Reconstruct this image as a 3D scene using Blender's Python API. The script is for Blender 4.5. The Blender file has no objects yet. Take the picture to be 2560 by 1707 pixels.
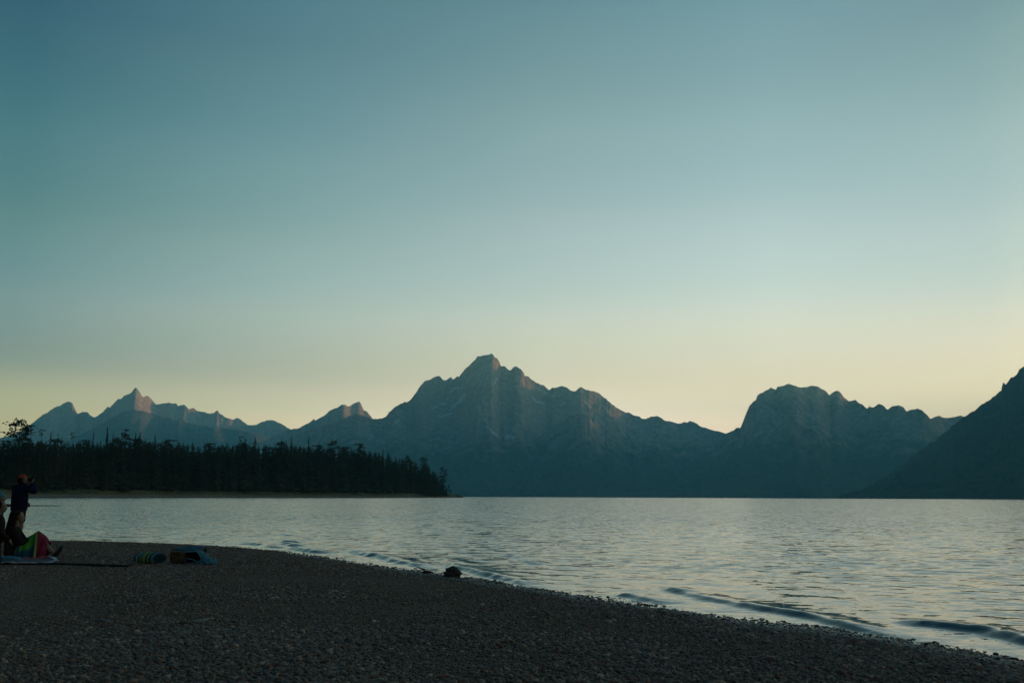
import bpy, bmesh, math, random
import numpy as np
from mathutils import Vector, Matrix, Euler
R = math.radians
C = bpy.context.scene.collection
sc = bpy.context.scene

# ------------------------------------------------------------------ camera
F = 35.0 / 36.0 * 2560.0
PITCH, ROLL, CAMZ = math.atan(387.7 / F), 0.0046, 1.36
cam_d = bpy.data.cameras.new('camera'); cam_d.lens = 35; cam_d.sensor_width = 36
cam_d.clip_start = 0.1; cam_d.clip_end = 90000
cam = bpy.data.objects.new('camera', cam_d); C.objects.link(cam)
RM = Matrix.Rotation(math.pi / 2 + PITCH, 4, 'X') @ Matrix.Rotation(ROLL, 4, 'Z')
cam.matrix_world = Matrix.Translation((0, 0, CAMZ)) @ RM
sc.camera = cam
RN = np.array(RM.to_3x3())

def ray(px, py):
    v = np.stack([(np.asarray(px, float) - 1280) / F, -(np.asarray(py, float) - 853.5) / F, -np.ones_like(np.asarray(px, float))])
    return np.tensordot(RN, v, axes=1)
def project(x, y, z):
    v = np.tensordot(RN.T, np.stack([x, y, z - CAMZ]), axes=1)
    return 1280 + F * v[0] / -v[2], 853.5 - F * v[1] / -v[2]
def at(px, py, z=0.0):                      # where the sight line of a photo point meets height z
    d = ray(px, py); t = (z - CAMZ) / d[2]
    return Vector((d[0] * t, d[1] * t, z))
def at_y(px, py, Y):                        # ... and where it passes distance Y
    d = ray(px, py); t = Y / d[1]
    return Vector((d[0] * t, Y, CAMZ + d[2] * t))

def lin(r, g, b):
    f = lambda c: (c / 255 / 12.92) if c <= 10.31 else (((c / 255) + 0.055) / 1.055) ** 2.4
    return (f(r), f(g), f(b))

# ------------------------------------------------------------------ sky
SUN_AZ, SUN_EL = R(50), R(3.5)              # azimuth right of the view axis
sun_v = Vector((math.sin(SUN_AZ) * math.cos(SUN_EL), math.cos(SUN_AZ) * math.cos(SUN_EL), math.sin(SUN_EL)))
W = bpy.data.worlds.new('World'); sc.world = W; W.use_nodes = True
nt = W.node_tree; N = nt.nodes; L = nt.links
N.clear()
def wn(t, **k):
    n = N.new(t)
    for a, b in k.items(): setattr(n, a, b)
    return n
def wmath(op, a, b=None):
    n = wn('ShaderNodeMath', operation=op)
    for i, v in enumerate((a, b)):
        if v is None: continue
        if isinstance(v, (int, float)): n.inputs[i].default_value = v
        else: L.new(v, n.inputs[i])
    return n.outputs[0]
tc = wn('ShaderNodeTexCoord')
nrm = wn('ShaderNodeVectorMath', operation='NORMALIZE'); L.new(tc.outputs['Generated'], nrm.inputs[0])
sep = wn('ShaderNodeSeparateXYZ'); L.new(nrm.outputs[0], sep.inputs[0])
el = wmath('DIVIDE', wmath('ARCSINE', wmath('MAXIMUM', sep.outputs[2], 0.0)), math.pi / 2)
hor = wn('ShaderNodeCombineXYZ'); L.new(sep.outputs[0], hor.inputs[0]); L.new(sep.outputs[1], hor.inputs[1])
hn = wn('ShaderNodeVectorMath', operation='NORMALIZE'); L.new(hor.outputs[0], hn.inputs[0])
dt = wn('ShaderNodeVectorMath', operation='DOT_PRODUCT'); L.new(hn.outputs[0], dt.inputs[0])
dt.inputs[1].default_value = (math.sin(SUN_AZ), math.cos(SUN_AZ), 0)
cosd = dt.outputs['Value']
# colour of the evening sky by elevation (degrees), in four compass directions
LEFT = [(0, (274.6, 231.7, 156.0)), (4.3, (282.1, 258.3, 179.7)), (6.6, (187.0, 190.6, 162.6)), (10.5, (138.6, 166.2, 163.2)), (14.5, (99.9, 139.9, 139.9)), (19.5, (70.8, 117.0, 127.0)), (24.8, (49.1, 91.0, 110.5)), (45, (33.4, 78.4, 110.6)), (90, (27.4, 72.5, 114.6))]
MID = [(0, (390.1, 322.5, 259.5)), (4.2, (371.8, 326.3, 279.4)), (6.5, (292.2, 267.5, 223.2)), (11, (222.9, 231.2, 217.6)), (16.3, (173.4, 194.0, 195.0)), (22, (135.9, 166.0, 168.9)), (27.8, (100.3, 137.5, 147.3)), (45, (61.7, 110.8, 139.2)), (90, (35.8, 83.1, 123.2))]
RIGHT = [(0, (334.3, 255.9, 177.3)), (4.2, (318.5, 262.0, 205.0)), (6.5, (294.3, 258.0, 214.9)), (10.5, (234.3, 233.2, 220.1)), (14.8, (189.1, 206.1, 207.0)), (20, (153.3, 178.4, 183.1)), (25, (118.3, 149.4, 159.4)), (45, (74.6, 121.4, 147.2)), (90, (39.1, 88.0, 127.2))]
def scale(st, k, w=(1, 1, 1)): return [(e, tuple(c * k * q for c, q in zip(col, w))) for e, col in st]
def between(p_, q_, k, w=(1, 1, 1)):
    es = [e for e, _ in p_]; f = lambda st, e, i: float(np.interp(e, [x for x, _ in st], [c[i] for _, c in st]))
    return [(e, tuple((f(p_, e, i) + f(q_, e, i)) / 2 * (1 + (k * w[i] - 1) * min(1, max(0, (e - 5) / 5))) for i in range(3))) for e in es]
MIDL = between(LEFT, MID, 1.0, (1.06, 1.05, 1.04))
MIDR = between(MID, RIGHT, 1.055)
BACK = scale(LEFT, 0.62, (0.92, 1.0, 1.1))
SUNW = scale(RIGHT, 1.12, (1.06, 1.0, 0.9))
SKYGAIN = 4.0
def skyramp(st):
    r = wn('ShaderNodeValToRGB'); cr = r.color_ramp; cr.interpolation = 'CARDINAL'
    while len(cr.elements) > 1: cr.elements.remove(cr.elements[-1])
    for i, (e, c) in enumerate(st):
        x = cr.elements[0] if i == 0 else cr.elements.new(e / 90)
        x.position = e / 90; x.color = (*[v / SKYGAIN for v in lin(*c)], 1)
    L.new(el, r.inputs[0]); return r.outputs[0]
ca = lambda az: math.cos(R(az) - SUN_AZ)
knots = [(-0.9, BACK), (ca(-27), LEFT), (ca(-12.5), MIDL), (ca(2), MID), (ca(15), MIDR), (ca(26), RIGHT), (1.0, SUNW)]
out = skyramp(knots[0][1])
for (c0, _), (c1, st) in zip(knots, knots[1:]):
    mr = wn('ShaderNodeMapRange', interpolation_type='LINEAR'); L.new(cosd, mr.inputs[0])
    mr.inputs[1].default_value = c0; mr.inputs[2].default_value = c1
    mx = wn('ShaderNodeMix', data_type='RGBA'); L.new(mr.outputs[0], mx.inputs[0]); L.new(out, mx.inputs[6]); L.new(skyramp(st), mx.inputs[7])
    out = mx.outputs[2]
bg = wn('ShaderNodeBackground'); bg.inputs[1].default_value = SKYGAIN; L.new(out, bg.inputs[0])
nis = wn('ShaderNodeTexSky', sky_type='NISHITA'); nis.sun_disc = False; nis.sun_elevation = SUN_EL; nis.sun_rotation = SUN_AZ
bg2 = wn('ShaderNodeBackground'); bg2.inputs[1].default_value = 0.006; L.new(nis.outputs[0], bg2.inputs[0])
ad = wn('ShaderNodeAddShader'); L.new(bg.outputs[0], ad.inputs[0]); L.new(bg2.outputs[0], ad.inputs[1])
wo = wn('ShaderNodeOutputWorld'); L.new(ad.outputs[0], wo.inputs[0])

sl = bpy.data.lights.new('sun', 'SUN'); sl.energy = 5.0; sl.angle = R(0.5); sl.color = (1.0, 0.44, 0.20)
so = bpy.data.objects.new('sun', sl); C.objects.link(so)
so.rotation_euler = sun_v.to_track_quat('Z', 'Y').to_euler(); so.location = (0, 0, 50)

sc.view_settings.view_transform = 'Standard'; sc.view_settings.look = 'None'
sc.view_settings.exposure = 0; sc.view_settings.gamma = 1; sc.view_settings.use_curve_mapping = False
sc.cycles.use_denoising = True; sc.cycles.denoiser = 'OPENIMAGEDENOISE'; sc.cycles.denoising_prefilter = 'ACCURATE'; sc.cycles.denoising_input_passes = 'RGB_ALBEDO_NORMAL'
sc.cycles.max_bounces = 5; sc.cycles.volume_bounces = 1; sc.cycles.diffuse_bounces = 2; sc.cycles.glossy_bounces = 2
sc.cycles.transmission_bounces = 2; sc.cycles.transparent_max_bounces = 4
HAZE = 4.5e-5

# ------------------------------------------------------------------ noise and mesh helpers
def _h(ix, iy, s):
    h = (ix.astype(np.int64) * 374761393 + iy.astype(np.int64) * 668265263 + s * 974711) & 0xffffffff
    h = ((h ^ (h >> 13)) * 1274126177) & 0xffffffff
    h = ((h ^ (h >> 16)) * 2246822519) & 0xffffffff
    return ((h ^ (h >> 15)) & 0xffffff) / float(0xffffff)
def vn(x, y, s=0):                          # smooth value noise, -1..1
    x, y = np.broadcast_arrays(np.asarray(x, float), np.asarray(y, float))
    xi, yi = np.floor(x), np.floor(y); fx, fy = x - xi, y - yi
    ux, uy = fx * fx * fx * (fx * (fx * 6 - 15) + 10), fy * fy * fy * (fy * (fy * 6 - 15) + 10)
    a, b, c, d = _h(xi, yi, s), _h(xi + 1, yi, s), _h(xi, yi + 1, s), _h(xi + 1, yi + 1, s)
    return 2 * ((a * (1 - ux) + b * ux) * (1 - uy) + (c * (1 - ux) + d * ux) * uy) - 1
def fbm(x, y, s=0, o=4, g=0.5):
    t, a = 0, 1.0
    for i in range(o):
        t = t + a * vn(np.asarray(x) * 2 ** i + 17.3 * i, np.asarray(y) * 2 ** i - 9.1 * i, s + i); a *= g
    return t
def sstep(a, b, x):
    t = np.clip((x - a) / (b - a), 0, 1); return t * t * (3 - 2 * t)

def link(name, me, mat=None, parent=None, loc=None):
    if mat is not None and len(me.materials) == 0: me.materials.append(mat)
    o = bpy.data.objects.new(name, me); C.objects.link(o)
    if parent is not None: o.parent = parent
    if loc is not None: o.location = loc
    return o
def grid_mesh(name, X, Y, Z, smooth=True):
    r, c = X.shape
    me = bpy.data.meshes.new(name)
    me.vertices.add(r * c); me.vertices.foreach_set('co', np.stack([X, Y, Z], -1).astype(np.float32).ravel())
    i = np.arange(r * c).reshape(r, c)
    q = np.stack([i[:-1, :-1], i[:-1, 1:], i[1:, 1:], i[1:, :-1]], -1).reshape(-1, 4)
    me.loops.add(q.size); me.loops.foreach_set('vertex_index', q.ravel().astype(np.int32))
    me.polygons.add(len(q)); me.polygons.foreach_set('loop_start', np.arange(0, q.size, 4, dtype=np.int32))
    me.polygons.foreach_set('use_smooth', np.full(len(q), smooth))
    me.update(); me.validate()
    return me
def fattr(me, name, v):
    a = me.attributes.new(name, 'FLOAT', 'POINT'); a.data.foreach_set('value', np.asarray(v, np.float32).ravel())
def tag(o, label=None, cat=None, group=None, kind=None):
    for k, v in (('label', label), ('category', cat), ('group', group), ('kind', kind)):
        if v: o[k] = v
    return o
def empty(name, loc, rz=0, label=None, cat=None, group=None):
    o = bpy.data.objects.new(name, None); C.objects.link(o); o.location = loc; o.rotation_euler = (0, 0, rz)
    o.empty_display_size = 0.1
    return tag(o, label, cat, group)
def bm_mesh(name, bm, smooth=True):
    me = bpy.data.meshes.new(name); bm.normal_update(); bm.to_mesh(me); bm.free()
    if smooth:
        for p in me.polygons: p.use_smooth = True
    return me

# ------------------------------------------------------------------ materials
def mat_new(name):
    m = bpy.data.materials.new(name); m.use_nodes = True
    return m, m.node_tree, m.node_tree.nodes['Principled BSDF']
def nn(t, ty, **k):
    n = t.nodes.new(ty)
    for a, b in k.items(): setattr(n, a, b)
    return n
def mixc(t, f, a, b, mode='MIX'):
    m = nn(t, 'ShaderNodeMix', data_type='RGBA', blend_type=mode)
    for i, v in ((0, f), (6, a), (7, b)):
        if hasattr(v, 'is_linked'): t.links.new(v, m.inputs[i])
        elif i == 0: m.inputs[0].default_value = v
        else: m.inputs[i].default_value = (*v, 1)
    return m.outputs[2]
def noise(t, scale, detail=3, coord='Object', vec=None, rough=0.55):
    n = nn(t, 'ShaderNodeTexNoise'); n.inputs['Scale'].default_value = scale; n.inputs['Detail'].default_value = detail; n.inputs['Roughness'].default_value = rough
    if vec is None:
        c = nn(t, 'ShaderNodeTexCoord'); vec = c.outputs[coord]
    t.links.new(vec, n.inputs['Vector']); return n
def ramp(t, v, a, b):
    m = nn(t, 'ShaderNodeMapRange', interpolation_type='SMOOTHSTEP'); t.links.new(v, m.inputs[0])
    m.inputs[1].default_value = a; m.inputs[2].default_value = b; return m.outputs[0]
def plain(name, col, rough=0.85, vary=0.35, scale=30, bump=0.0, spec=0.3, coord='Object'):
    m, t, b = mat_new(name)
    n = noise(t, scale, 4, coord)
    f = ramp(t, n.outputs[0], 0.3, 0.7)
    t.links.new(mixc(t, f, tuple(c * (1 - vary) for c in col), tuple(min(1, c * (1 + vary)) for c in col)), b.inputs['Base Color'])
    b.inputs['Roughness'].default_value = rough; b.inputs['Specular IOR Level'].default_value = spec
    if bump:
        bp = nn(t, 'ShaderNodeBump'); bp.inputs['Strength'].default_value = bump; bp.inputs['Distance'].default_value = 0.01
        t.links.new(n.outputs[0], bp.inputs['Height']); t.links.new(bp.outputs[0], b.inputs['Normal'])
    return m

# rock walls above, conifer slopes below, scree and snow where the attribute says so
def mountain_mat(name, rock, forest, treeline, band):
    m, t, b = mat_new(name)
    g = nn(t, 'ShaderNodeNewGeometry'); s = nn(t, 'ShaderNodeSeparateXYZ'); t.links.new(g.outputs['Position'], s.inputs[0])
    n1 = noise(t, 1 / 260, 6, vec=g.outputs['Position'], rough=0.65)
    n2 = noise(t, 1 / 60, 5, vec=g.outputs['Position'], rough=0.7)
    zz = nn(t, 'ShaderNodeMath', operation='MULTIPLY_ADD'); t.links.new(n1.outputs[0], zz.inputs[0]); zz.inputs[1].default_value = band * 2.4; t.links.new(s.outputs[2], zz.inputs[2])
    hi = ramp(t, zz.outputs[0], treeline + band * 0.7, treeline + band * 1.7)
    sn = nn(t, 'ShaderNodeSeparateXYZ'); t.links.new(g.outputs['Normal'], sn.inputs[0])
    rk = mixc(t, ramp(t, n2.outputs[0], 0.36, 0.64), tuple(c * 0.6 for c in rock), tuple(c * 1.35 for c in rock))
    fo = mixc(t, ramp(t, n2.outputs[0], 0.35, 0.65), tuple(c * 0.55 for c in forest), tuple(c * 1.5 for c in forest))
    col = mixc(t, hi, fo, rk)
    at_ = nn(t, 'ShaderNodeAttribute', attribute_name='snow')
    mm = nn(t, 'ShaderNodeMath', operation='MULTIPLY_ADD'); t.links.new(n2.outputs[0], mm.inputs[0]); mm.inputs[1].default_value = 1.5; t.links.new(at_.outputs['Fac'], mm.inputs[2])
    col = mixc(t, ramp(t, mm.outputs[0], 1.22, 1.55), col, (0.56, 0.57, 0.59))
    t.links.new(col, b.inputs['Base Color']); b.inputs['Roughness'].default_value = 0.95; b.inputs['Specular IOR Level'].default_value = 0.1
    return m
M_rock = mountain_mat('granite_and_forest', (0.36, 0.255, 0.195), (0.034, 0.042, 0.026), 600, 420)
M_far = mountain_mat('far_granite', (0.38, 0.275, 0.21), (0.045, 0.05, 0.036), 650, 420)
M_wood = mountain_mat('wooded_slope', (0.10, 0.09, 0.08), (0.026, 0.036, 0.024), 900, 500)

# ------------------------------------------------------------------ mountains
def zpts(sc_, x0, y0, s): return [(x0 + a / sc_, y0 + b / sc_) for a, b in s]
def mountain(name, pts, D, Df, Db, mat, seed, da=0.055, rows=130, p=1.35, carve=0.36, ext=(), ext0=(), jag=1.6, snow=None, label=None, rough=1.0):
    a = np.array(pts, float).reshape(-1, 2); d = ray(a[:, 0], a[:, 1]); h = np.hypot(d[0], d[1])
    az = np.degrees(np.arctan2(d[0], d[1])); te = d[2] / h
    az = np.concatenate([[e[0] for e in ext0], az, [e[0] for e in ext]])
    te = np.concatenate([[math.tan(R(e[1])) for e in ext0], te, [math.tan(R(e[1])) for e in ext]])
    o = np.argsort(az, kind='stable'); az, te = az[o], te[o]
    A = np.arange(az[0], az[-1], da)
    T = np.interp(A, az, te)
    k = (jag / F) * (0.9 * vn(A * 9, 0.5, seed) + 0.7 * vn(A * 4, 3.5, seed + 5) + 0.5 * vn(A * 19, 8.5, seed + 9))
    inside = sstep(0, 0.6, A - az[0]) * sstep(0, 0.6, az[-1] - A)
    T = np.maximum(T + k * inside, 0.0005)
    Dr = D * (1 + 0.05 * fbm(A / 3.1, 0.3, seed + 31, 3)) if not callable(D) else D(A)
    DF = Df if not callable(Df) else Df(A)
    zr = CAMZ + T * Dr
    t = np.linspace(0, 1, rows)[:, None] ** 0.9
    X = A[None, :]
    dist = DF * (1 + 0.012 * fbm(A, 2.2, seed + 3, 2)) * (1 - t) + Dr[None, :] * t
    lat = R(1) * X * dist                                                  # metres along the slope
    run = (1 - t) * (Dr[None, :] - DF)                                       # metres in front of the crest
    wx_ = lat + 330 * vn(lat / 1300, run / 1500, seed + 51) + 90 * vn(lat / 330, run / 420, seed + 52)
    wy_ = run + 300 * vn(lat / 1500, run / 1300, seed + 53)
    rg = lambda L_, k_, an: 1 - np.abs(vn(wx_ / L_, wy_ / (L_ * an) + k_ * 0.37, k_))
    r1_, r2_, r3_, r4_, r5_ = rg(2100, seed + 11, 2.2), rg(900, seed + 12, 2.4), rg(380, seed + 13, 2.2), rg(165, seed + 14, 1.8), rg(80, seed + 15, 1.4)
    cv = 1.05 - (0.50 * r1_ ** 1.5 + 0.27 * r2_ ** 1.4 * (0.4 + r1_) + 0.17 * r3_ * (0.4 + r2_) + 0.10 * r4_ * (0.5 + r3_) + 0.038 * r5_)
    Z = zr[None, :] * t ** p - 6 * (1 - t)
    w = np.minimum(np.sin(np.pi * np.clip(t, 0, 1)) ** 0.45, 1)
    Z = Z * (1 - carve * (cv - 0.15) * w)
    Z = Z + w * rough * (26 * fbm(lat / 130, t * 14, seed + 40, 3) + 9 * vn(lat / 40, t * 60, seed + 45))
    sun_ = np.minimum(Z, (T[None, :] * 0.996 * dist + CAMZ)); Z = np.where(t > 0.985, Z, sun_)
    Z[-1] = zr
    # the far side falls away behind the crest
    tb = np.linspace(0, 1, 16)[1:, None]
    DB = Dr[None, :] * (1 - tb) + Db * tb
    latb = R(1) * X * DB
    ZB = zr[None, :] * (1 - tb) ** 1.2 * (1 - 0.25 * np.sin(np.pi * tb) * (1 - np.abs(vn(latb / 900, tb * 3, seed + 21)))) - 6 * tb
    dist = np.concatenate([dist, DB]); Z = np.concatenate([Z, ZB])
    az_ = np.broadcast_to(np.radians(X), dist.shape)
    PX, PY = dist * np.sin(az_), dist * np.cos(az_)
    me = grid_mesh(name, PX, PY, Z, smooth=False)
    sn = np.zeros(dist.shape)
    if snow:
        qx, qy = project(PX, PY, Z)
        for wd, pl in snow:
            for (x0, y0), (x1, y1) in zip(pl, pl[1:]):
                dx, dy = x1 - x0, y1 - y0; L2 = dx * dx + dy * dy + 1e-6
                u = np.clip(((qx - x0) * dx + (qy - y0) * dy) / L2, 0, 1)
                dd = np.hypot(qx - x0 - u * dx, qy - y0 - u * dy)
                sn = np.maximum(sn, 1 - dd / (wd * 1.6))
        sn[rows:] = 0
    fattr(me, 'snow', np.clip(sn, 0, 1))
    o = link(name, me, mat)
    return tag(o, label, None, None, 'structure')

S1 = zpts(3.136, 0, 940, [(-700, 640), (-300, 560), (-60, 505), (60, 470), (130, 450), (200, 410), (265, 362), (310, 325), (340, 305), (385, 275), (430, 245), (465, 235), (500, 210), (545, 193), (570, 215), (588, 255), (600, 280), (612, 293), (640, 282), (690, 278), (705, 300), (735, 320), (750, 318), (800, 285), (830, 255), (845, 238), (860, 245), (890, 215), (930, 170), (940, 182), (970, 160), (1000, 145), (1030, 130), (1050, 100), (1065, 88), (1085, 110), (1110, 150), (1118, 167), (1140, 158), (1162, 152), (1190, 180), (1215, 215), (1240, 222), (1290, 212), (1320, 208), (1345, 216), (1380, 213), (1400, 232), (1440, 225), (1465, 240), (1480, 260), (1515, 248), (1540, 275), (1570, 280), (1600, 278), (1650, 295), (1680, 280), (1705, 268), (1725, 295), (1760, 320), (1800, 330), (1830, 337), (1865, 325), (1900, 350), (1945, 388), (2007, 380)])
S1 += zpts(3.36, 500, 900, [(500, 525), (560, 505), (590, 503), (640, 515), (700, 545), (755, 582), (860, 660), (1000, 760)])
mountain('mountain', S1, 20000, 15500, 25500, M_far, 3, label='far jagged range with the tall pointed peak')
S1b = zpts(3.136, 0, 940, [(350, 620), (560, 500), (690, 430), (780, 385), (850, 340), (950, 285), (1030, 262), (1100, 266), (1160, 285), (1280, 320), (1400, 345), (1520, 375), (1600, 395), (1800, 412), (2007, 445), (2250, 520)])
mountain('hill', S1b, 17000, 14000, 20500, M_wood, 17, p=1.1, carve=0.36, jag=1.8, label='wooded shoulder in front of the pointed peak')
S2 = zpts(3.36, 500, 900, [(420, 760), (560, 670), (680, 612), (755, 582), (800, 576), (830, 576), (850, 560), (900, 535), (940, 512), (955, 495), (970, 507), (1010, 480), (1040, 468), (1080, 430), (1130, 405), (1160, 395), (1190, 375), (1210, 370), (1240, 392), (1260, 385), (1290, 365), (1320, 352), (1345, 350), (1360, 385), (1375, 415), (1410, 440), (1430, 465), (1448, 492), (1500, 560), (1650, 700)])
mountain('mountain', S2, 15800, 13200, 19500, M_far, 29, label='small twin-topped peak between the two great massifs')
S3 = zpts(3.36, 500, 900, [(560, 760), (700, 680), (830, 625), (900, 592), (1000, 565), (1100, 532), (1200, 492), (1270, 462), (1320, 452), (1380, 470), (1450, 494), (1500, 492), (1530, 490)])
S3 += zpts(2.352, 900, 860, [(130, 435), (155, 425), (170, 400), (200, 375), (240, 350), (265, 338), (275, 348), (300, 320), (330, 285), (350, 250), (375, 222), (420, 205), (440, 193), (465, 188), (495, 212), (510, 208), (535, 191), (548, 209), (575, 188), (580, 197), (600, 170), (625, 140), (650, 115), (680, 90), (690, 71), (720, 68), (750, 62), (762, 63), (770, 55), (785, 60), (790, 76), (800, 76), (815, 92), (830, 132), (850, 128), (870, 150), (885, 157), (900, 138), (920, 130), (945, 150), (962, 170), (970, 192), (985, 188), (1010, 210), (1040, 230), (1080, 240), (1095, 255), (1112, 270), (1130, 258), (1160, 255), (1185, 245), (1215, 255), (1240, 272), (1265, 277), (1285, 260), (1300, 252), (1330, 268), (1385, 280), (1410, 292), (1450, 325), (1500, 365), (1545, 395), (1565, 407), (1577, 400), (1600, 415), (1640, 425), (1665, 440), (1700, 430), (1745, 421), (1770, 435), (1790, 448), (1835, 455), (1870, 467), (1900, 460), (1925, 463), (1940, 450), (1980, 465), (2000, 485), (2060, 500), (2090, 510), (2150, 527), (2250, 580), (2420, 680)])
q = lambda s: zpts(5.88, 1080, 870, s)
SNOW = [(5, q([(270, 650), (320, 590), (430, 590)])), (4, q([(230, 750), (240, 725)])), (7, q([(300, 870), (400, 790), (470, 690)])), (4, q([(0, 890), (130, 820), (210, 820)])), (4, q([(110, 1015), (200, 985), (290, 955)])), (2.2, q([(905, 560), (960, 430)])), (3, q([(800, 1150), (870, 1200), (900, 1240), (990, 1300)])), (7, q([(1080, 1315), (1150, 1290), (1210, 1315)])), (3, q([(1540, 570), (1580, 610)])), (3, q([(1650, 650), (1700, 670), (1820, 720)])), (5, q([(1480, 735), (1520, 780), (1640, 805)])), (3, q([(1890, 850), (1960, 790)])), (4, zpts(2.352, 900, 860, [(195, 470), (225, 450)])), (2.5, zpts(2.352, 900, 860, [(1440, 380), (1455, 400)])), (3, zpts(2.352, 900, 860, [(1320, 345), (1360, 372)]))]
mountain('mountain', S3, 13000, 9300, 18500, M_rock, 41, rows=170, da=0.05, p=1.3, snow=SNOW, label='great central massif with a flat notched summit and snow patches')
S4 = zpts(2.352, 900, 860, [(560, 880), (750, 740), (900, 630), (1000, 560), (1100, 490), (1180, 440), (1240, 405), (1300, 380), (1350, 412), (1420, 480), (1500, 540), (1600, 610), (1750, 700), (1900, 800), (2000, 870)])
S4 = [(x_, y_ + 9) for x_, y_ in S4]
mountain('hill', S4, 11600, 9000, 13500, M_rock, 57, p=1.05, carve=0.42, jag=3.5, rows=150, label='wooded spur in front of the central massif')
S5 = zpts(2.735, 1700, 860, [(60, 960), (150, 840), (200, 760), (232, 710), (250, 682), (290, 640), (315, 612), (350, 595), (385, 578), (415, 572), (430, 530), (445, 490), (465, 440), (480, 410), (520, 380), (530, 350), (570, 325), (600, 310), (620, 298), (655, 314), (665, 290), (700, 285), (745, 273), (790, 287), (830, 297), (880, 288), (935, 288), (970, 305), (1000, 325), (1020, 354), (1045, 330), (1080, 315), (1100, 335), (1115, 360), (1130, 370), (1155, 390), (1200, 380), (1230, 405), (1260, 425), (1280, 447), (1295, 428), (1330, 430), (1360, 406), (1390, 420), (1420, 447), (1450, 425), (1490, 415), (1530, 430), (1548, 462), (1570, 450), (1620, 438), (1650, 450), (1685, 480), (1715, 512), (1740, 500), (1775, 488), (1800, 504), (1850, 500), (1910, 490), (1955, 495), (2050, 520), (2200, 600), (2350, 700)])
mountain('mountain', S5, 11000, 8300, 15500, M_rock, 67, rows=130, label='broad round-topped mountain right of the notch')
S6 = zpts(2.735, 1700, 860, [(1050, 1050), (1250, 990), (1450, 880), (1600, 762), (1700, 690), (1750, 655), (1800, 615), (1860, 558), (1900, 525), (1955, 497), (2000, 460), (2060, 415), (2110, 380), (2160, 345), (2198, 318), (2203, 275), (2215, 263), (2225, 277), (2245, 262), (2270, 230), (2300, 210), (2320, 175), (2352, 150), (2420, 90), (2500, 60)])
mountain('mountain', S6, 7200, 5000, 10500, M_wood, 79, rows=150, da=0.05, jag=2.4, rough=1.5, ext=((32, 9.2), (36, 10.2), (42, 9.4), (48, 9.9), (55, 8.2), (63, 8.4), (72, 6.0), (82, 3.0), (92, 0.4)), label='dark wooded ridge rising at the right edge')
# unseen north-west run of the range, added to keep low sun off nearer slopes
G = [(13.0, 1.6), (15, 3.2), (19, 3.7), (23, 3.8), (28, 4.0), (33, 4.3), (38, 4.4), (44, 4.3), (50, 3.9), (56, 3.0), (61, 0.6)]
mountain('mountain', [], 22600, 20500, 25200, M_far, 91, da=0.1, ext=G, rows=50, label='unseen ridge added behind the round-topped mountain to shade the lower slopes')
# low treed moraine along the far side of the lake
S7 = [(900, 1236), (1100, 1234), (1200, 1232), (1330, 1233), (1450, 1230), (1600, 1231), (1750, 1229), (1900, 1230), (2050, 1227), (2250, 1226), (2400, 1228), (2560, 1229), (2800, 1232)]
mountain('hill', S7, 8200, 7600, 9000, M_wood, 97, rows=24, da=0.03, p=0.7, carve=0.05, jag=1.6, rough=0.05, label='low wooded far shore below the mountains')

# ------------------------------------------------------------------ beach and lake bed
SH = [(-160, 1349), (0, 1350), (100, 1351), (200, 1354), (330, 1357), (440, 1362), (530, 1365), (620, 1370), (696, 1376), (780, 1388), (856, 1400), (968, 1419), (1060, 1432), (1118, 1440), (1189, 1452), (1359, 1478), (1450, 1492), (1560, 1504), (1662, 1518), (1815, 1546), (1950, 1562), (2091, 1578), (2240, 1602), (2410, 1630), (2560, 1658), (2760, 1704)]
SHW = [at(*p_) for p_ in SH]
SX = np.array([-4000, -900, -300, -90, -40] + [v.x for v in SHW] + [9, 16, 40, 200, 3000.0])
SY = np.array([900, 330, 150, 62, 40] + [v.y for v in SHW] + [3.0, -4, -22, -110, -900.0])
o_ = np.argsort(SX); SX, SY = SX[o_], SY[o_]
def shore_s(x, y):                           # metres inland of the waterline (negative: in the lake)
    x = np.asarray(x, float); g = (np.interp(x + 0.8, SX, SY) - np.interp(x - 0.8, SX, SY)) / 1.6
    return (np.interp(x, SX, SY) - np.asarray(y, float)) / np.sqrt(1 + g * g)
def ground(x, y):
    s = shore_s(x, y)
    z = np.where(s < 0, np.maximum(0.055 * s, -4.0), np.minimum(0.055 * np.minimum(s, 1.6) + 0.0065 * np.maximum(s - 1.6, 0), 4.0))
    near = np.exp(-(np.asarray(x, float) ** 2 + np.asarray(y, float) ** 2) / 70 ** 2)
    return z + near * (0.014 * fbm(np.asarray(x) / 1.3, np.asarray(y) / 1.3, 5, 3) + 0.005 * vn(np.asarray(x) / 0.22, np.asarray(y) / 0.22, 9) + 0.05 * sstep(3, 10, s) * vn(np.asarray(x) / 7, np.asarray(y) / 5, 14))
def axis(lo, hi, st, fn, far, k=1.28):
    m = np.arange(lo, hi, st); up = [hi]; dn = [lo]; s_ = st
    while up[-1] < far: s_ *= k; up.append(min(up[-1] + s_, far))
    s_ = st
    while dn[-1] > -fn: s_ *= k; dn.append(max(dn[-1] - s_, -fn))
    return np.concatenate([dn[::-1][:-1], m, up])
gx, gy = axis(-22, 10, 0.11, 16000, 25000), axis(2, 34, 0.11, 5500, 25700)
GX, GY = np.meshgrid(gx, gy)
me = grid_mesh('beach', GX, GY, ground(GX, GY)); fattr(me, 'wet', sstep(0.75, 0.15, shore_s(GX, GY)))
m_beach, t, b = mat_new('gravel')
geo = nn(t, 'ShaderNodeNewGeometry')
n1 = noise(t, 45, 4, vec=geo.outputs['Position']); n2 = noise(t, 0.7, 3, vec=geo.outputs['Position'])
vo = nn(t, 'ShaderNodeTexVoronoi'); vo.inputs['Scale'].default_value = 34; t.links.new(geo.outputs['Position'], vo.inputs['Vector'])
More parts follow.
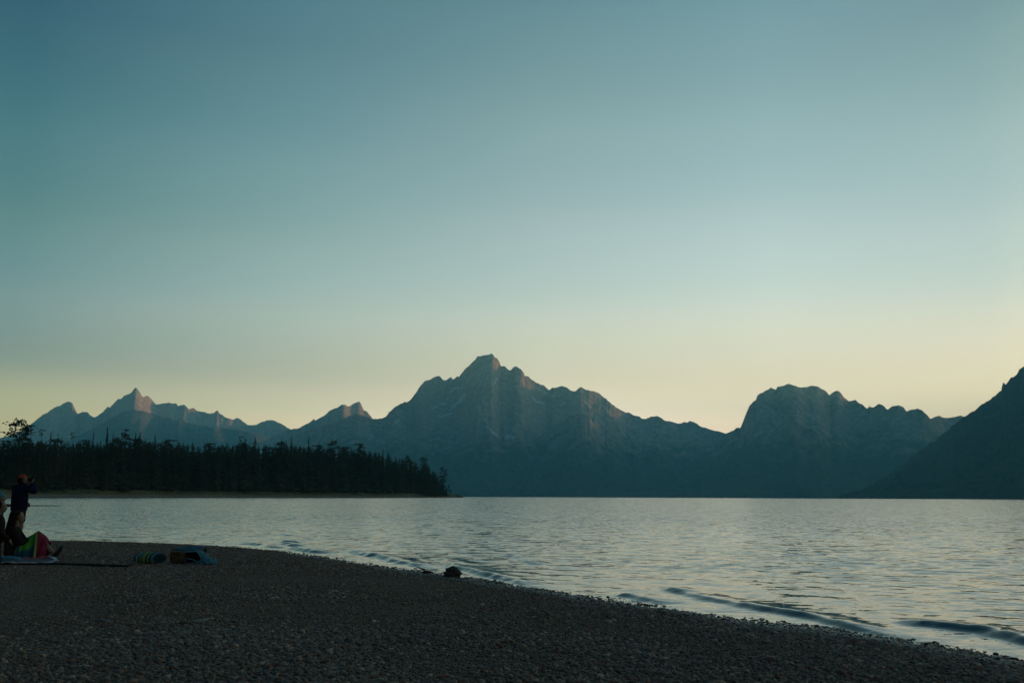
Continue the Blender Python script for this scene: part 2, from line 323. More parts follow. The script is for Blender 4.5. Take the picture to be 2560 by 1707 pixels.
c1 = mixc(t, ramp(t, n1.outputs[0], 0.35, 0.65), (0.069, 0.0388, 0.023), (0.1955, 0.1115, 0.0672))
c2 = mixc(t, 0.45, c1, vo.outputs['Color'], 'MULTIPLY')
wt = nn(t, 'ShaderNodeAttribute', attribute_name='wet'); cb_ = mixc(t, ramp(t, n2.outputs[0], 0.35, 0.7), c1, c2)
t.links.new(mixc(t, wt.outputs['Fac'], cb_, mixc(t, 1.0, cb_, (0.42, 0.42, 0.42), 'MULTIPLY')), b.inputs['Base Color'])
mr_ = nn(t, 'ShaderNodeMapRange'); t.links.new(wt.outputs['Fac'], mr_.inputs[0]); mr_.inputs[3].default_value = 0.8; mr_.inputs[4].default_value = 0.22; t.links.new(mr_.outputs[0], b.inputs['Roughness']); b.inputs['Specular IOR Level'].default_value = 0.3
bp = nn(t, 'ShaderNodeBump'); bp.inputs['Strength'].default_value = 0.9; bp.inputs['Distance'].default_value = 0.02
t.links.new(vo.outputs['Distance'], bp.inputs['Height']); t.links.new(bp.outputs[0], b.inputs['Normal'])
tag(link('beach', me, m_beach), 'dark gravel lakeshore', None, None, 'structure')

# ------------------------------------------------------------------ lake
CREST = [  # crest line in the photo, height of the wave in metres
    ([(598, 1358), (650, 1364), (700, 1371)], 0.07), ([(712, 1351), (722, 1357)], 0.08), ([(712, 1360), (735, 1366)], 0.08), ([(722, 1370), (760, 1377), (810, 1384)], 0.085),
    ([(855, 1373), (875, 1378), (900, 1385), (930, 1390), (965, 1397), (1010, 1408), (1060, 1418), (1110, 1424)], 0.085),
    ([(1072, 1392), (1090, 1396), (1115, 1406), (1140, 1420), (1190, 1434), (1250, 1448), (1310, 1462), (1370, 1473)], 0.09),
    ([(1262, 1388), (1300, 1398), (1340, 1412)], 0.05),
    ([(1545, 1487), (1590, 1493), (1625, 1501), (1668, 1511)], 0.045),
    ([(1650, 1465), (1675, 1471), (1700, 1478), (1740, 1490), (1780, 1500), (1830, 1508), (1880, 1517), (1930, 1526), (1990, 1537), (2060, 1551), (2120, 1566), (2170, 1579), (2230, 1592), (2320, 1606)], 0.066),
    ([(2250, 1562), (2300, 1560), (2345, 1564), (2400, 1572), (2460, 1581), (2510, 1592), (2560, 1606), (2640, 1626)], 0.075)]
azd = np.concatenate([np.arange(-150, -34, 2.0), np.arange(-34, 34, 0.1), np.arange(34, 151, 2.0)])
rr = [4.0]
while rr[-1] < 15600: rr.append(rr[-1] + (max(0.042, 0.0042 * rr[-1]) if rr[-1] < 160 else 0.06 * rr[-1]))
rr = np.array(rr)
AA, RRR = np.meshgrid(np.radians(azd), rr)
WX, WY = RRR * np.sin(AA), RRR * np.cos(AA)
s_in = shore_s(WX, WY)
rs = np.random.RandomState(4)
H = np.zeros_like(WX); step = np.maximum(0.042, 0.0042 * RRR)
for i in range(64):
    lam = 0.22 * (6 ** rs.rand()); th = R(-118) + rs.normal(0, 0.75)      # waves run in towards the shore
    kx, ky = 2 * math.pi / lam * math.cos(th), 2 * math.pi / lam * math.sin(th)
    amp = 0.0022 * lam ** 0.95 * (0.6 + 0.8 * rs.rand())
    ph = kx * WX + ky * WY + rs.rand() * 6.28 + 1.2 * vn(WX / (lam * 6), WY / (lam * 6), 200 + i)
    H += amp * (np.sin(ph) + 0.25 * np.sin(2 * ph + 0.9)) * sstep(1.6, 4.0, lam / step) * (0.55 + 0.6 * vn(WX / 3.7, WY / 5.1, 300 + i))
gust = 0.8 + 0.35 * fbm(WX / 11, WY / 7, 77, 2)
H *= gust * sstep(-0.3, -4.5, s_in) * (1 - sstep(120, 158, RRR))
jag_ = 0.12 * vn(WX / 1.4, WY / 1.4, 88) + 0.035 * vn(WX / 0.3, WY / 0.3, 89)
for pl, hgt in CREST:
    P = [at(*c) for c in pl]
    best = np.full(WX.shape, 1e9); sg = np.zeros(WX.shape); fade = np.zeros(WX.shape); tot = sum((P[i + 1] - P[i]).length for i in range(len(P) - 1)); acc = 0
    msk = (WX > min(p_.x for p_ in P) - 2) & (WX < max(p_.x for p_ in P) + 2) & (WY > min(p_.y for p_ in P) - 2.5) & (WY < max(p_.y for p_ in P) + 2.5)
    wx, wy = WX[msk], WY[msk]; bb = np.full(wx.shape, 1e9); ss = np.zeros(wx.shape); fd = np.zeros(wx.shape)
    for p0, p1 in zip(P, P[1:]):
        d = p1 - p0; l = d.length
        u = np.clip(((wx - p0.x) * d.x + (wy - p0.y) * d.y) / l ** 2, 0, 1)
        ex, ey = wx - p0.x - u * d.x, wy - p0.y - u * d.y; dd = np.hypot(ex, ey)
        side = np.sign(ex * d.y - ey * d.x)          # positive: shoreward of the crest
        k = dd < bb; bb[k] = dd[k]; ss[k] = (side * dd)[k]; fd[k] = ((acc + u * l) / tot)[k]
        acc += l
    en = sstep(0, 0.14, fd) * sstep(0, 0.22, 1 - fd)
    s2 = ss + jag_[msk] * 0.7
    prof = np.where(s2 < 0, np.exp(-(s2 / 0.36) ** 2), np.exp(-(s2 / np.maximum(0.10, 0.0055 * np.hypot(wx, wy))) ** 2))
    H[msk] += 0.8 * hgt * en * prof * (1 + 0.38 * vn(wx / 0.8, wy / 0.8, 5) + 0.16 * vn(wx / 0.26, wy / 0.26, 6))
me = grid_mesh('lake', WX, WY, H)
m_w, t, b = mat_new('lake_water')
geo = nn(t, 'ShaderNodeNewGeometry')
def slopes(scale, stretch, amt, det):
    mp = nn(t, 'ShaderNodeMapping'); mp.inputs['Scale'].default_value = (scale * stretch, scale, scale); mp.inputs['Rotation'].default_value = (0, 0, R(12))
    t.links.new(geo.outputs['Position'], mp.inputs['Vector'])
    n = noise(t, 1.0, det, vec=mp.outputs[0], rough=0.6)
    v = nn(t, 'ShaderNodeVectorMath', operation='SUBTRACT'); t.links.new(n.outputs['Color'], v.inputs[0]); v.inputs[1].default_value = (0.5, 0.5, 0.5)
    w = nn(t, 'ShaderNodeVectorMath', operation='MULTIPLY'); t.links.new(v.outputs[0], w.inputs[0]); w.inputs[1].default_value = (amt * 0.6, amt, 0)
    return w.outputs[0]
def vadd(a, b_):
    v = nn(t, 'ShaderNodeVectorMath', operation='ADD')
    for i, q_ in enumerate((a, b_)):
        if isinstance(q_, tuple): v.inputs[i].default_value = q_
        else: t.links.new(q_, v.inputs[i])
    return v.outputs[0]
sl1 = slopes(8.5, 0.6, 0.28, 3); sl2 = slopes(2.8, 0.5, 0.34, 3); sl3 = slopes(34.0, 0.7, 0.12, 2)
gn = noise(t, 1.0, 3, vec=None)
mp = nn(t, 'ShaderNodeMapping'); mp.inputs['Scale'].default_value = (1 / 90, 1 / 35, 1); t.links.new(geo.outputs['Position'], mp.inputs['Vector']); t.links.new(mp.outputs[0], gn.inputs['Vector'])
# open water carries more wind ripple than the lee by the beach
ln = nn(t, 'ShaderNodeVectorMath', operation='LENGTH'); t.links.new(geo.outputs['Position'], ln.inputs[0])
far = ramp(t, ln.outputs['Value'], 12, 70)
wind = nn(t, 'ShaderNodeMath', operation='MULTIPLY_ADD'); t.links.new(gn.outputs[0], wind.inputs[0]); wind.inputs[1].default_value = 0.9; wind.inputs[2].default_value = 0.45
amt = nn(t, 'ShaderNodeMath', operation='MULTIPLY'); t.links.new(far, amt.inputs[0]); t.links.new(wind.outputs[0], amt.inputs[1])
am2 = nn(t, 'ShaderNodeMath', operation='MULTIPLY_ADD'); t.links.new(amt.outputs[0], am2.inputs[0]); am2.inputs[1].default_value = 1.0; am2.inputs[2].default_value = 0.55
sm = nn(t, 'ShaderNodeVectorMath', operation='SCALE'); t.links.new(vadd(vadd(sl1, sl3), sl2), sm.inputs[0]); t.links.new(am2.outputs[0], sm.inputs['Scale'])
# ripples running in are steeper on the side that faces the beach
bs = nn(t, 'ShaderNodeMath', operation='ADD'); t.links.new(amt.outputs[0], bs.inputs[0]); bs.inputs[1].default_value = 0.66
bias = nn(t, 'ShaderNodeVectorMath', operation='SCALE'); bias.inputs[0].default_value = (0.0, -0.045, 0); t.links.new(bs.outputs[0], bias.inputs['Scale'])
nv = nn(t, 'ShaderNodeVectorMath', operation='NORMALIZE'); t.links.new(vadd(vadd(geo.outputs['Normal'], sm.outputs[0]), bias.outputs[0]), nv.inputs[0])
t.links.new(nv.outputs[0], b.inputs['Normal'])
b.inputs['Base Color'].default_value = (0.012, 0.026, 0.026, 1); b.inputs['Roughness'].default_value = 0.04; b.inputs['IOR'].default_value = 1.42
tag(link('lake', me, m_w), 'rippled lake in evening light', None, None, 'structure')

# ------------------------------------------------------------------ haze
hb = bmesh.new(); bmesh.ops.create_cube(hb, size=1)
bmesh.ops.scale(hb, vec=(43000, 32500, 2360), verts=hb.verts); bmesh.ops.translate(hb, vec=(4500, 10000, 1172), verts=hb.verts)
hz = link('haze', bm_mesh('haze', hb, False)); tag(hz, 'pale evening haze over the lake', None, None, 'stuff')
hm = bpy.data.materials.new('haze'); hm.use_nodes = True; ht = hm.node_tree; ht.nodes.remove(ht.nodes['Principled BSDF'])
pv = ht.nodes.new('ShaderNodeVolumePrincipled'); pv.inputs['Color'].default_value = (0.29, 0.82, 1.0, 1); pv.inputs['Density'].default_value = HAZE; pv.inputs['Anisotropy'].default_value = 0.6
ht.links.new(pv.outputs[0], [n for n in ht.nodes if n.type == 'OUTPUT_MATERIAL'][0].inputs['Volume'])
hz.data.materials.append(hm)
#@@REST
# ------------------------------------------------------------------ wooded point across the water
TIPX = 1158
def pt_shore(px):                            # distance of the point's waterline
    return float(np.interp(px, [-500, -200, 0, 200, 500, 800, 1000, 1100, TIPX], [430, 500, 545, 590, 700, 850, 1000, 1100, 1180]))
def polar(px, d): 
    v = ray(px, 1238.0); a = math.atan2(v[0], v[1]); return d * math.sin(a), d * math.cos(a)
pxs = np.concatenate([np.arange(-700, 1100, 10), np.arange(1100, TIPX + 1, 2)])
dep = np.array([-6, 0, 3, 7, 11, 15, 20, 30, 45, 70, 110, 160])
prof = np.array([-1.5, 0.0, 0.9, 2.2, 3.5, 4.2, 4.9, 5.8, 6.8, 8.0, 9.0, 8.0])
PXg, Dg = np.meshgrid(pxs, dep)
tipf = np.clip((TIPX - PXg) / 110, 0, 1) ** 0.6
wid = 1.0
base = np.array([[pt_shore(p_) for p_ in pxs]]) * np.ones_like(PXg)
dd = base + 3 * fbm(PXg / 60, 0.5, 61, 2) + Dg * (0.25 + 0.75 * tipf)
_v = ray(pxs, np.full(len(pxs), 1238.0)); aa = np.arctan2(_v[0], _v[1])[None, :]
PZ = np.interp(Dg, dep, prof) * np.where(Dg > 0, 0.12 + 0.88 * tipf, 1) * wid + np.where(Dg > 0, 0.35 * vn(PXg / 14, Dg / 6, 62) * tipf, 0)
me = grid_mesh('wooded_point', dd * np.sin(aa), dd * np.cos(aa), PZ)
m_pt, t, b = mat_new('shore_grass')
geo = nn(t, 'ShaderNodeNewGeometry'); sp = nn(t, 'ShaderNodeSeparateXYZ'); t.links.new(geo.outputs['Position'], sp.inputs[0])
n1 = noise(t, 0.35, 5, vec=geo.outputs['Position'])
mm = nn(t, 'ShaderNodeMath', operation='MULTIPLY_ADD'); t.links.new(n1.outputs[0], mm.inputs[0]); mm.inputs[1].default_value = 1.2; t.links.new(sp.outputs[2], mm.inputs[2])
t.links.new(mixc(t, ramp(t, mm.outputs[0], 1.2, 2.6), (0.20, 0.155, 0.115), mixc(t, ramp(t, n1.outputs[0], 0.4, 0.65), (0.075, 0.080, 0.032), (0.15, 0.13, 0.06))), b.inputs['Base Color'])
b.inputs['Roughness'].default_value = 1.0; b.inputs['Specular IOR Level'].default_value = 0.1
tag(link('wooded_point', me, m_pt), 'low grassy shore of the wooded point', None, None, 'structure')
def pt_ground(px, dd_):
    tf = max(0.0, min(1, (TIPX - px) / 110)) ** 0.6; w_ = 1.0
    return float(np.interp(dd_ / (0.25 + 0.75 * tf), dep, prof)) * (0.12 + 0.88 * tf) * w_

m_needle, t, b = mat_new('conifer_needles')
oi = nn(t, 'ShaderNodeObjectInfo'); n1 = noise(t, 9, 3)
t.links.new(mixc(t, n1.outputs[0], mixc(t, oi.outputs['Random'], (0.020, 0.030, 0.016), (0.036, 0.040, 0.020)), mixc(t, oi.outputs['Random'], (0.040, 0.052, 0.028), (0.060, 0.058, 0.032))), b.inputs['Base Color'])
b.inputs['Roughness'].default_value = 0.9; b.inputs['Specular IOR Level'].default_value = 0.15
m_bark = plain('bark', (0.035, 0.028, 0.022), 0.95, 0.4, 12)
m_dead = plain('dead_wood', (0.085, 0.075, 0.065), 0.95, 0.3, 12)

def clump(v, f, c, ax, ln, w, th, rg):       # a spray of needles: an uneven spindle along ax
    ax = Vector(ax).normalized(); s = ax.cross(Vector((0, 0, 1)))
    s = s.normalized() if s.length > 1e-4 else Vector((1, 0, 0)); u = s.cross(ax)
    c = Vector(c); i = len(v); j = lambda a: a * rg.uniform(0.6, 1.35)
    mid = c + ax * ln * rg.uniform(0.35, 0.6)
    v += [c, mid + s * j(w) - u * j(th) * 0.3, mid + u * j(th), mid - s * j(w) - u * j(th) * 0.3, mid - u * j(th), c + ax * j(ln) - u * 0.25 * th]
    f += [(i, i + 1, i + 2), (i, i + 2, i + 3), (i, i + 3, i + 4), (i, i + 4, i + 1), (i + 5, i + 2, i + 1), (i + 5, i + 3, i + 2), (i + 5, i + 4, i + 3), (i + 5, i + 1, i + 4)]
def pyd(name, v, f, mat, smooth=False):
    me = bpy.data.meshes.new(name); me.from_pydata([tuple(p_) for p_ in v], [], f); me.update(); me.materials.append(mat); return me
def trunk_mesh(h, r, rg, top=0.98, lean=0.0, mat=None):
    v, f = [], []
    n = 7
    for k in range(6):
        z = h * top * k / 5; rad = r * (1 - 0.93 * k / 5) * (1.35 if k == 0 else 1)
        ox, oy = lean * (k / 5) ** 2 + rg.uniform(-1, 1) * 0.004, rg.uniform(-1, 1) * 0.004
        for q_ in range(n): a = 6.283 * q_ / n; v.append((ox + rad * math.cos(a), oy + rad * math.sin(a), z))
    for k in range(5):
        for q_ in range(n): f.append((k * n + q_, k * n + (q_ + 1) % n, (k + 1) * n + (q_ + 1) % n, (k + 1) * n + q_))
    f.append(tuple(range(5 * n, 6 * n)))
    return pyd('trunk', v, f, mat or m_bark)
def spruce(seed, width, low, whorls, gap=0.08, power=0.8):
    rg = random.Random(seed); v, f = [], []
    for k in range(whorls):
        u = k / (whorls - 1); z = low + (1 - low) * u * 0.985
        R_ = width * ((1 - u) ** power * 0.94 + 0.045) * rg.uniform(0.72, 1.15)
        nb = max(3, int(7 * (1 - u) + 3)); a0 = rg.uniform(0, 6.28)
        for q_ in range(nb):
            if rg.random() < gap: continue
            a = a0 + 6.283 * q_ / nb + rg.uniform(-0.3, 0.3); L_ = R_ * rg.uniform(0.7, 1.2)
            clump(v, f, (0, 0, z + rg.uniform(-0.008, 0.008)), (math.cos(a), math.sin(a), -0.42 + 0.5 * u + rg.uniform(-0.12, 0.12)), L_, L_ * 0.34 + 0.005, 0.014 + 0.012 * (1 - u), rg)
    clump(v, f, (0, 0, 0.95), (0.02, 0, 1), 0.055, 0.004, 0.004, rg)
    return trunk_mesh(1, 0.011, rg), pyd('crown', v, f, m_needle)
def pine(seed, width, low, n, flat=0.5):       # open, irregular crown in separate layers
    rg = random.Random(seed); v, f = [], []
    for k in range(n):
        u = (k + 0.5) / n; z = low + (1 - low) * u
        R_ = width * (0.45 + 0.75 * math.sin(min(1, (1 - u) * 1.25 + 0.12) * 1.6)) * rg.uniform(0.55, 1.15)
        for q_ in range(3):
            a = rg.uniform(0, 6.28); L_ = R_ * rg.uniform(0.5, 1.1); tip = Vector((math.cos(a) * L_, math.sin(a) * L_, z + rg.uniform(0.0, 0.03)))
            clump(v, f, (0, 0, z), (tip.x, tip.y, tip.z - z + 0.005), L_ * 0.8, 0.004, 0.003, rg)
            for _ in range(15):
                o = tip * 1.0 + Vector((rg.gauss(0, 0.034), rg.gauss(0, 0.034), rg.gauss(0, 0.013))); a2 = a + rg.uniform(-1.2, 1.2)
                clump(v, f, o - Vector((math.cos(a2), math.sin(a2), 0)) * 0.018, (math.cos(a2), math.sin(a2), rg.uniform(-0.3, 0.6)), 0.036, 0.012, 0.010, rg)
    return trunk_mesh(1, 0.013, rg, 0.97, rg.uniform(-0.02, 0.02)), pyd('crown', v, f, m_needle)
def snag(seed, n=14, tuft=0):
    rg = random.Random(seed); v, f = [], []
    for k in range(n):
        z = rg.uniform(0.45, 0.97); a = rg.uniform(0, 6.28); clump(v, f, (0, 0, z), (math.cos(a), math.sin(a), rg.uniform(-0.3, 0.3)), rg.uniform(0.02, 0.055), 0.0025, 0.0025, rg)
    for k in range(tuft):
        a = rg.uniform(0, 6.28); clump(v, f, (rg.gauss(0, 0.012), rg.gauss(0, 0.012), rg.uniform(0.86, 0.98)), (math.cos(a), math.sin(a), 0.1), rg.uniform(0.025, 0.05), 0.016, 0.011, rg)
    return trunk_mesh(1, 0.0095, rg, 0.995, rg.uniform(-0.02, 0.02), m_dead), pyd('crown', v, f, m_needle if tuft else m_dead)
SP = [spruce(1, 0.125, 0.10, 26, 0.06, 0.62), spruce(2, 0.12, 0.12, 24, 0.10, 0.55), spruce(3, 0.15, 0.08, 24, 0.08, 0.6), spruce(4, 0.105, 0.10, 28, 0.06, 0.6), spruce(5, 0.14, 0.14, 22, 0.12, 0.5), spruce(6, 0.12, 0.08, 27, 0.08, 0.75)]
SPIRE = [spruce(11, 0.052, 0.3, 24, 0.14, 0.6), spruce(12, 0.06, 0.25, 26, 0.1, 0.9)]
PINE = [pine(21, 0.13, 0.30, 13), pine(22, 0.15, 0.45, 10), pine(23, 0.12, 0.35, 12)]
SNAG = [snag(31), snag(32, 18), snag(33, 12, 12)]
def add_tree(px, d, z, h, kind, rg, wid_=1.0, label=None, group=None, name='conifer_tree', cat='tree'):
    x, y = polar(px, d)
    r = empty(name, (x, y, z - 0.2), rg.uniform(0, 6.28), label, cat, group)
    r.scale = (h * wid_, h * wid_, h)
    for me_ in kind:
        o = bpy.data.objects.new(me_.name, me_); C.objects.link(o); o.parent = r
    return r
TOP = np.array([(-60, 1095), (0, 1100), (60, 1098), (100, 1093), (150, 1100), (220, 1098), (300, 1096), (360, 1098), (430, 1098), (490, 1106), (540, 1104), (600, 1101), (650, 1106), (700, 1104), (760, 1108), (800, 1112), (850, 1112), (890, 1118), (940, 1122), (980, 1132), (1010, 1142), (1040, 1148), (1062, 1152), (1080, 1168), (1095, 1180), (1108, 1190), (1116, 1205), (1124, 1222), (1130, 1232)], float)
def top_h(px, py, d, z):                      # height that brings a crown's tip to photo row py
    x, y = polar(px, d); dr = ray(px, py); return CAMZ + dr[2] / math.hypot(dr[0], dr[1]) * d - z
rt = random.Random(8)
GT = 'dark conifers crowded along the wooded point'
count = 0
special = [  # px, tip row, kind, width factor, name, label
    (35, 1050, PINE[0], 1.25, 'pine_tree', 'tallest bushy pine at the left end of the forest, open layered crown'),
    (56, 1062, PINE[2], 0.9, 'pine_tree', 'ragged pine leaning against the tallest bushy pine'),
    (66, 1055, SNAG[1], 1.0, 'dead_tree', 'bare thin snag just right of the tallest bushy pine'),
    (10, 1074, SNAG[0], 0.8, 'dead_tree', 'bare thin snag left of the tallest bushy pine'),
    (55, 1049, SNAG[0], 0.6, 'dead_tree', 'hair-thin bare snag rising out of the tallest bushy pine'),
    (92, 1068, SNAG[2], 1.1, 'dead_tree', 'snag with one small tuft of needles at its top, near the left end'),
    (116, 1077, SPIRE[1], 1.3, 'spruce_tree', 'slim pointed spruce above the forest edge left of the grey cliff streaks'),
    (134, 1082, SPIRE[0], 0.8, 'spruce_tree', 'very thin short spire between two pointed spruces'),
    (172, 1076, SNAG[2], 1.0, 'dead_tree', 'tufted snag over a rounded crown in the left part of the forest'),
    (157, 1080, SNAG[0], 0.8, 'dead_tree', 'bare pole-like snag left of the tufted snag over a rounded crown'),
    (223, 1077, SPIRE[1], 1.1, 'spruce_tree', 'slim pointed spruce left of the tallest dark spire'),
    (258, 1066, SPIRE[0], 1.25, 'spruce_tree', 'tallest dark columnar spire below the pointed peak'),
    (273, 1083, SPIRE[0], 0.8, 'spruce_tree', 'thin spire just right of the tallest dark spire'),
    (301, 1067, SNAG[2], 1.5, 'dead_tree', 'flat-topped tufted snag above a bushy pine'),
    (297, 1086, PINE[1], 1.0, 'pine_tree', 'bushy pine below the flat-topped tufted snag'),
    (330, 1080, SPIRE[1], 1.5, 'spruce_tree', 'left one of a close pair of pointed spruces'),
    (341, 1078, SPIRE[1], 1.6, 'spruce_tree', 'right one of a close pair of pointed spruces'),
    (379, 1084, SPIRE[1], 1.4, 'spruce_tree', 'lone pointed spruce right of the close pair'),
    (595, 1086, SNAG[2], 1.0, 'dead_tree', 'tufted snag at the middle of the forest skyline'),
    (607, 1092, SP[1], 1.0, 'spruce_tree', 'pointed spruce right of the mid-forest tufted snag'),
    (632, 1092, SP[3], 1.2, 'spruce_tree', 'spruce with a double tip right of the mid-forest tufted snag'),
    (699, 1093, SPIRE[1], 1.5, 'spruce_tree', 'narrow spruce left of the slender spire by the wooded saddle'),
    (723, 1089, SPIRE[0], 1.2, 'spruce_tree', 'slender spire below the low saddle of the far ridge'),
    (767, 1090, SPIRE[1], 1.2, 'spruce_tree', 'tall slim spire beside broad crowns right of mid forest'),
    (793, 1102, SPIRE[0], 0.9, 'spruce_tree', 'small thin spire right of the tall slim one'),
    (830, 1103, PINE[0], 1.0, 'pine_tree', 'broad bushy pine rising above the right half of the forest'),
    (866, 1113, SPIRE[1], 1.1, 'spruce_tree', 'thin spire between two broad pines of the right half'),
    (894, 1110, PINE[2], 1.0, 'pine_tree', 'second broad pine where the forest begins to slope down'),
    (955, 1120, SPIRE[1], 1.5, 'spruce_tree', 'pointed spruce on the downward slope of the forest top'),
    (1018, 1140, PINE[1], 0.7, 'pine_tree', 'round-headed pine near the low end of the forest'),
    (1058, 1144, PINE[0], 0.95, 'pine_tree', 'broad dark pine last before the forest drops to the tip'),
    (1106, 1169, PINE[1], 0.9, 'pine_tree', 'open-topped pine standing out at the tip of the point'),
    (1121, 1212, PINE[2], 1.0, 'pine_tree', 'small tree at the very end of the forest wall'),
    (1127, 1224, PINE[1], 1.3, 'pine_tree', 'small tree leaning out over the tip of the point'),
]
for px, py, kd, w_, nm, lb in special:
    dz = 9 if px > 1090 else rt.uniform(13, 22)
    d = pt_shore(px) + dz; z = pt_ground(px, dz)
    add_tree(px, d, z, top_h(px, py, d, z), kd, rt, w_, lb, 'trees standing out of the forest', nm); count += 1
# front rank down to the shore, then taller ranks behind
px = -70.0; rank = 0; spots = []
for rank, (dz, n_) in enumerate(((15, 95), (21, 105), (28, 60))):
    for i in range(n_):
        u = (i + rt.uniform(0.1, 0.9)) / n_
        px = -60 + 1180 * (1 - (1 - u) ** 1.0)
        if px > 1118: continue
        spots.append((px, dz + rt.uniform(-3, 3) if px < 1060 else 6 + rank * 3, rank))
for i in range(16): spots.append((1072 + 50 * i / 15 + rt.uniform(-2, 2), rt.uniform(6, 11), 1))
for px, dz, rank in spots:
    tf = max(0, min(1, (TIPX - px) / 110)) ** 0.6
    d = pt_shore(px) + dz * (0.25 + 0.75 * tf); z = pt_ground(px, dz * (0.25 + 0.75 * tf))
    row = float(np.interp(px, TOP[:, 0], TOP[:, 1])) + abs(rt.gauss(0, 12)) - 1
    if rank == 0: row += rt.uniform(6, 55) * (0.4 + 0.6 * tf)
    if rank == 1: row += rt.uniform(0, 18)
    h = max(2.5, top_h(px, row, d, z)); kd = rt.choice(SP) if rank == 0 else rt.choice(SP + SP + SPIRE + PINE)
    what = 'bushy pine' if kd in PINE else ('thin spired spruce' if kd in SPIRE else 'dark pointed spruce')
    row_ = ('front row by the bank', 'second forest row', 'back forest row')[rank]
    seg = 'left of the tallest columnar spire' if px < 258 else ('between tallest spire and mid-forest tufted snag' if px < 595 else ('right of the mid-forest tufted snag' if px < 830 else 'where the forest slopes to the tip'))
    add_tree(px, d, z, h, kd, rt, rt.uniform(1.0, 1.6) * (1.3 if rank == 0 else 1), '%s, %s, %s' % (what, row_, seg), GT); count += 1
# the rest of the wood behind them reads as one mass
V, Fc, off = [], [], 0
tm = []
for me_a, me_b in SP[:4]:
    vv = np.array([v.co[:] for m_ in (me_b,) for v in m_.vertices]); ff = np.array([p_.vertices[:] for p_ in me_b.polygons])
    tm.append((vv, ff))
rs = np.random.RandomState(12)
for i in range(620):
    px = -420 + 1510 * rs.rand(); dz = rs.uniform(30, 75) * (0.3 + 0.7 * min(1, max(0, (1130 - px) / 200))); d = pt_shore(px) + dz; x, y = polar(px, d); z = pt_ground(px, dz)
    row = float(np.interp(px, TOP[:, 0], TOP[:, 1])) + rs.uniform(4, 26); h = max(3, top_h(px, row, d, z)); w_ = h * rs.uniform(1.1, 1.7)
    vv, ff = tm[i % 4]; a = rs.uniform(0, 6.28); c_, s_ = math.cos(a), math.sin(a)
    V.append(np.stack([x + w_ * (vv[:, 0] * c_ - vv[:, 1] * s_), y + w_ * (vv[:, 0] * s_ + vv[:, 1] * c_), z + h * vv[:, 2]], 1)); Fc.append(ff + off); off += len(vv)
me = bpy.data.meshes.new('forest'); me.from_pydata(np.concatenate(V), [], np.concatenate(Fc).tolist()); me.materials.append(m_needle)
tag(link('forest', me), 'dense conifer wood behind the trees of the shore', None, None, 'stuff')
# low willows and bushes at the forest's foot
m_bush, t, b = mat_new('willow_leaves')
n1 = noise(t, 6, 3); t.links.new(mixc(t, n1.outputs[0], (0.035, 0.042, 0.018), (0.095, 0.085, 0.042)), b.inputs['Base Color']); b.inputs['Roughness'].default_value = 0.95
def bush(seed):
    rg = random.Random(seed); v, f = [], []
    for k in range(90):
        a, r_ = rg.uniform(0, 6.28), rg.random() ** 0.5; z = rg.uniform(0.02, 0.9) * math.sqrt(max(0.05, 1 - r_ * r_))
        clump(v, f, (r_ * math.cos(a), r_ * math.sin(a), z), (math.cos(a) * r_, math.sin(a) * r_, rg.uniform(0.2, 1)), rg.uniform(0.15, 0.32), 0.07, 0.05, rg)
    return pyd('shrub', v, f, m_bush)
BU = [bush(k) for k in range(3)]
for i in range(46):
    px = rt.uniform(-40, 1120); dz = rt.uniform(6, 12) * (0.4 if px > 1070 else 1); d = pt_shore(px) + dz; x, y = polar(px, d)
    o = bpy.data.objects.new('shrub', BU[i % 3]); C.objects.link(o); o.location = (x, y, pt_ground(px, dz) - 0.1); w_ = rt.uniform(1.2, 2.6)
    o.scale = (w_, w_, rt.uniform(0.9, 2.2)); o.rotation_euler = (0, 0, rt.uniform(0, 6))
    tag(o, 'low shrub at the foot of the forest on the grassy far bank', 'shrub', 'shrubs along the foot of the forest')
# drift logs and stones off the tip
m_log = plain('wet_driftwood', (0.05, 0.04, 0.032), 0.7, 0.4, 20, 0.4)
m_stone_dark = plain('wet_stone', (0.040, 0.029, 0.025), 0.85, 0.5, 14, 0.8, 0.25)

def rock_mesh(name, seed, mat, sub=3, amp=0.35, flat=0.7, f1=1.1):
    bm = bmesh.new(); bmesh.ops.create_icosphere(bm, subdivisions=sub, radius=1)
    co = np.array([v.co[:] for v in bm.verts])
    k = 1 + amp * (vn(co[:, 0] * f1 + 3 * co[:, 2], co[:, 1] * f1 - 2.2 * co[:, 2], seed) * 0.8 + 0.3 * vn(co[:, 0] * f1 * 2.7 + 4, co[:, 1] * f1 * 2.7 + co[:, 2] * 2.9, seed + 1))
    for v, q_ in zip(bm.verts, k): v.co *= q_; v.co.z *= flat
    me = bm_mesh(name, bm); me.materials.append(mat); return me
def limb(name, pts, rads, mat, n=9, seed=0, parent=None, cap=True):
    rg = random.Random(seed); v, f = [], []
    P = [Vector(p_) for p_ in pts]
    for k, (p_, r_) in enumerate(zip(P, rads)):
        dr = (P[min(k + 1, len(P) - 1)] - P[max(k - 1, 0)]).normalized(); s = dr.cross(Vector((0, 0, 1))); s = s.normalized() if s.length > 1e-3 else Vector((1, 0, 0)); u = s.cross(dr)
        for q_ in range(n):
            a = 6.283 * q_ / n; rr_ = r_ * rg.uniform(0.85, 1.15); v.append(p_ + s * rr_ * math.cos(a) + u * rr_ * math.sin(a))
    for k in range(len(P) - 1):
        for q_ in range(n): f.append((k * n + q_, k * n + (q_ + 1) % n, (k + 1) * n + (q_ + 1) % n, (k + 1) * n + q_))
    if cap: f.append(tuple(range(n))[::-1]); f.append(tuple(range((len(P) - 1) * n, len(P) * n)))
    me = pyd(name, v, f, mat)
    for p_ in me.polygons: p_.use_smooth = len(p_.vertices) == 4
    return link(name, me, None, parent)
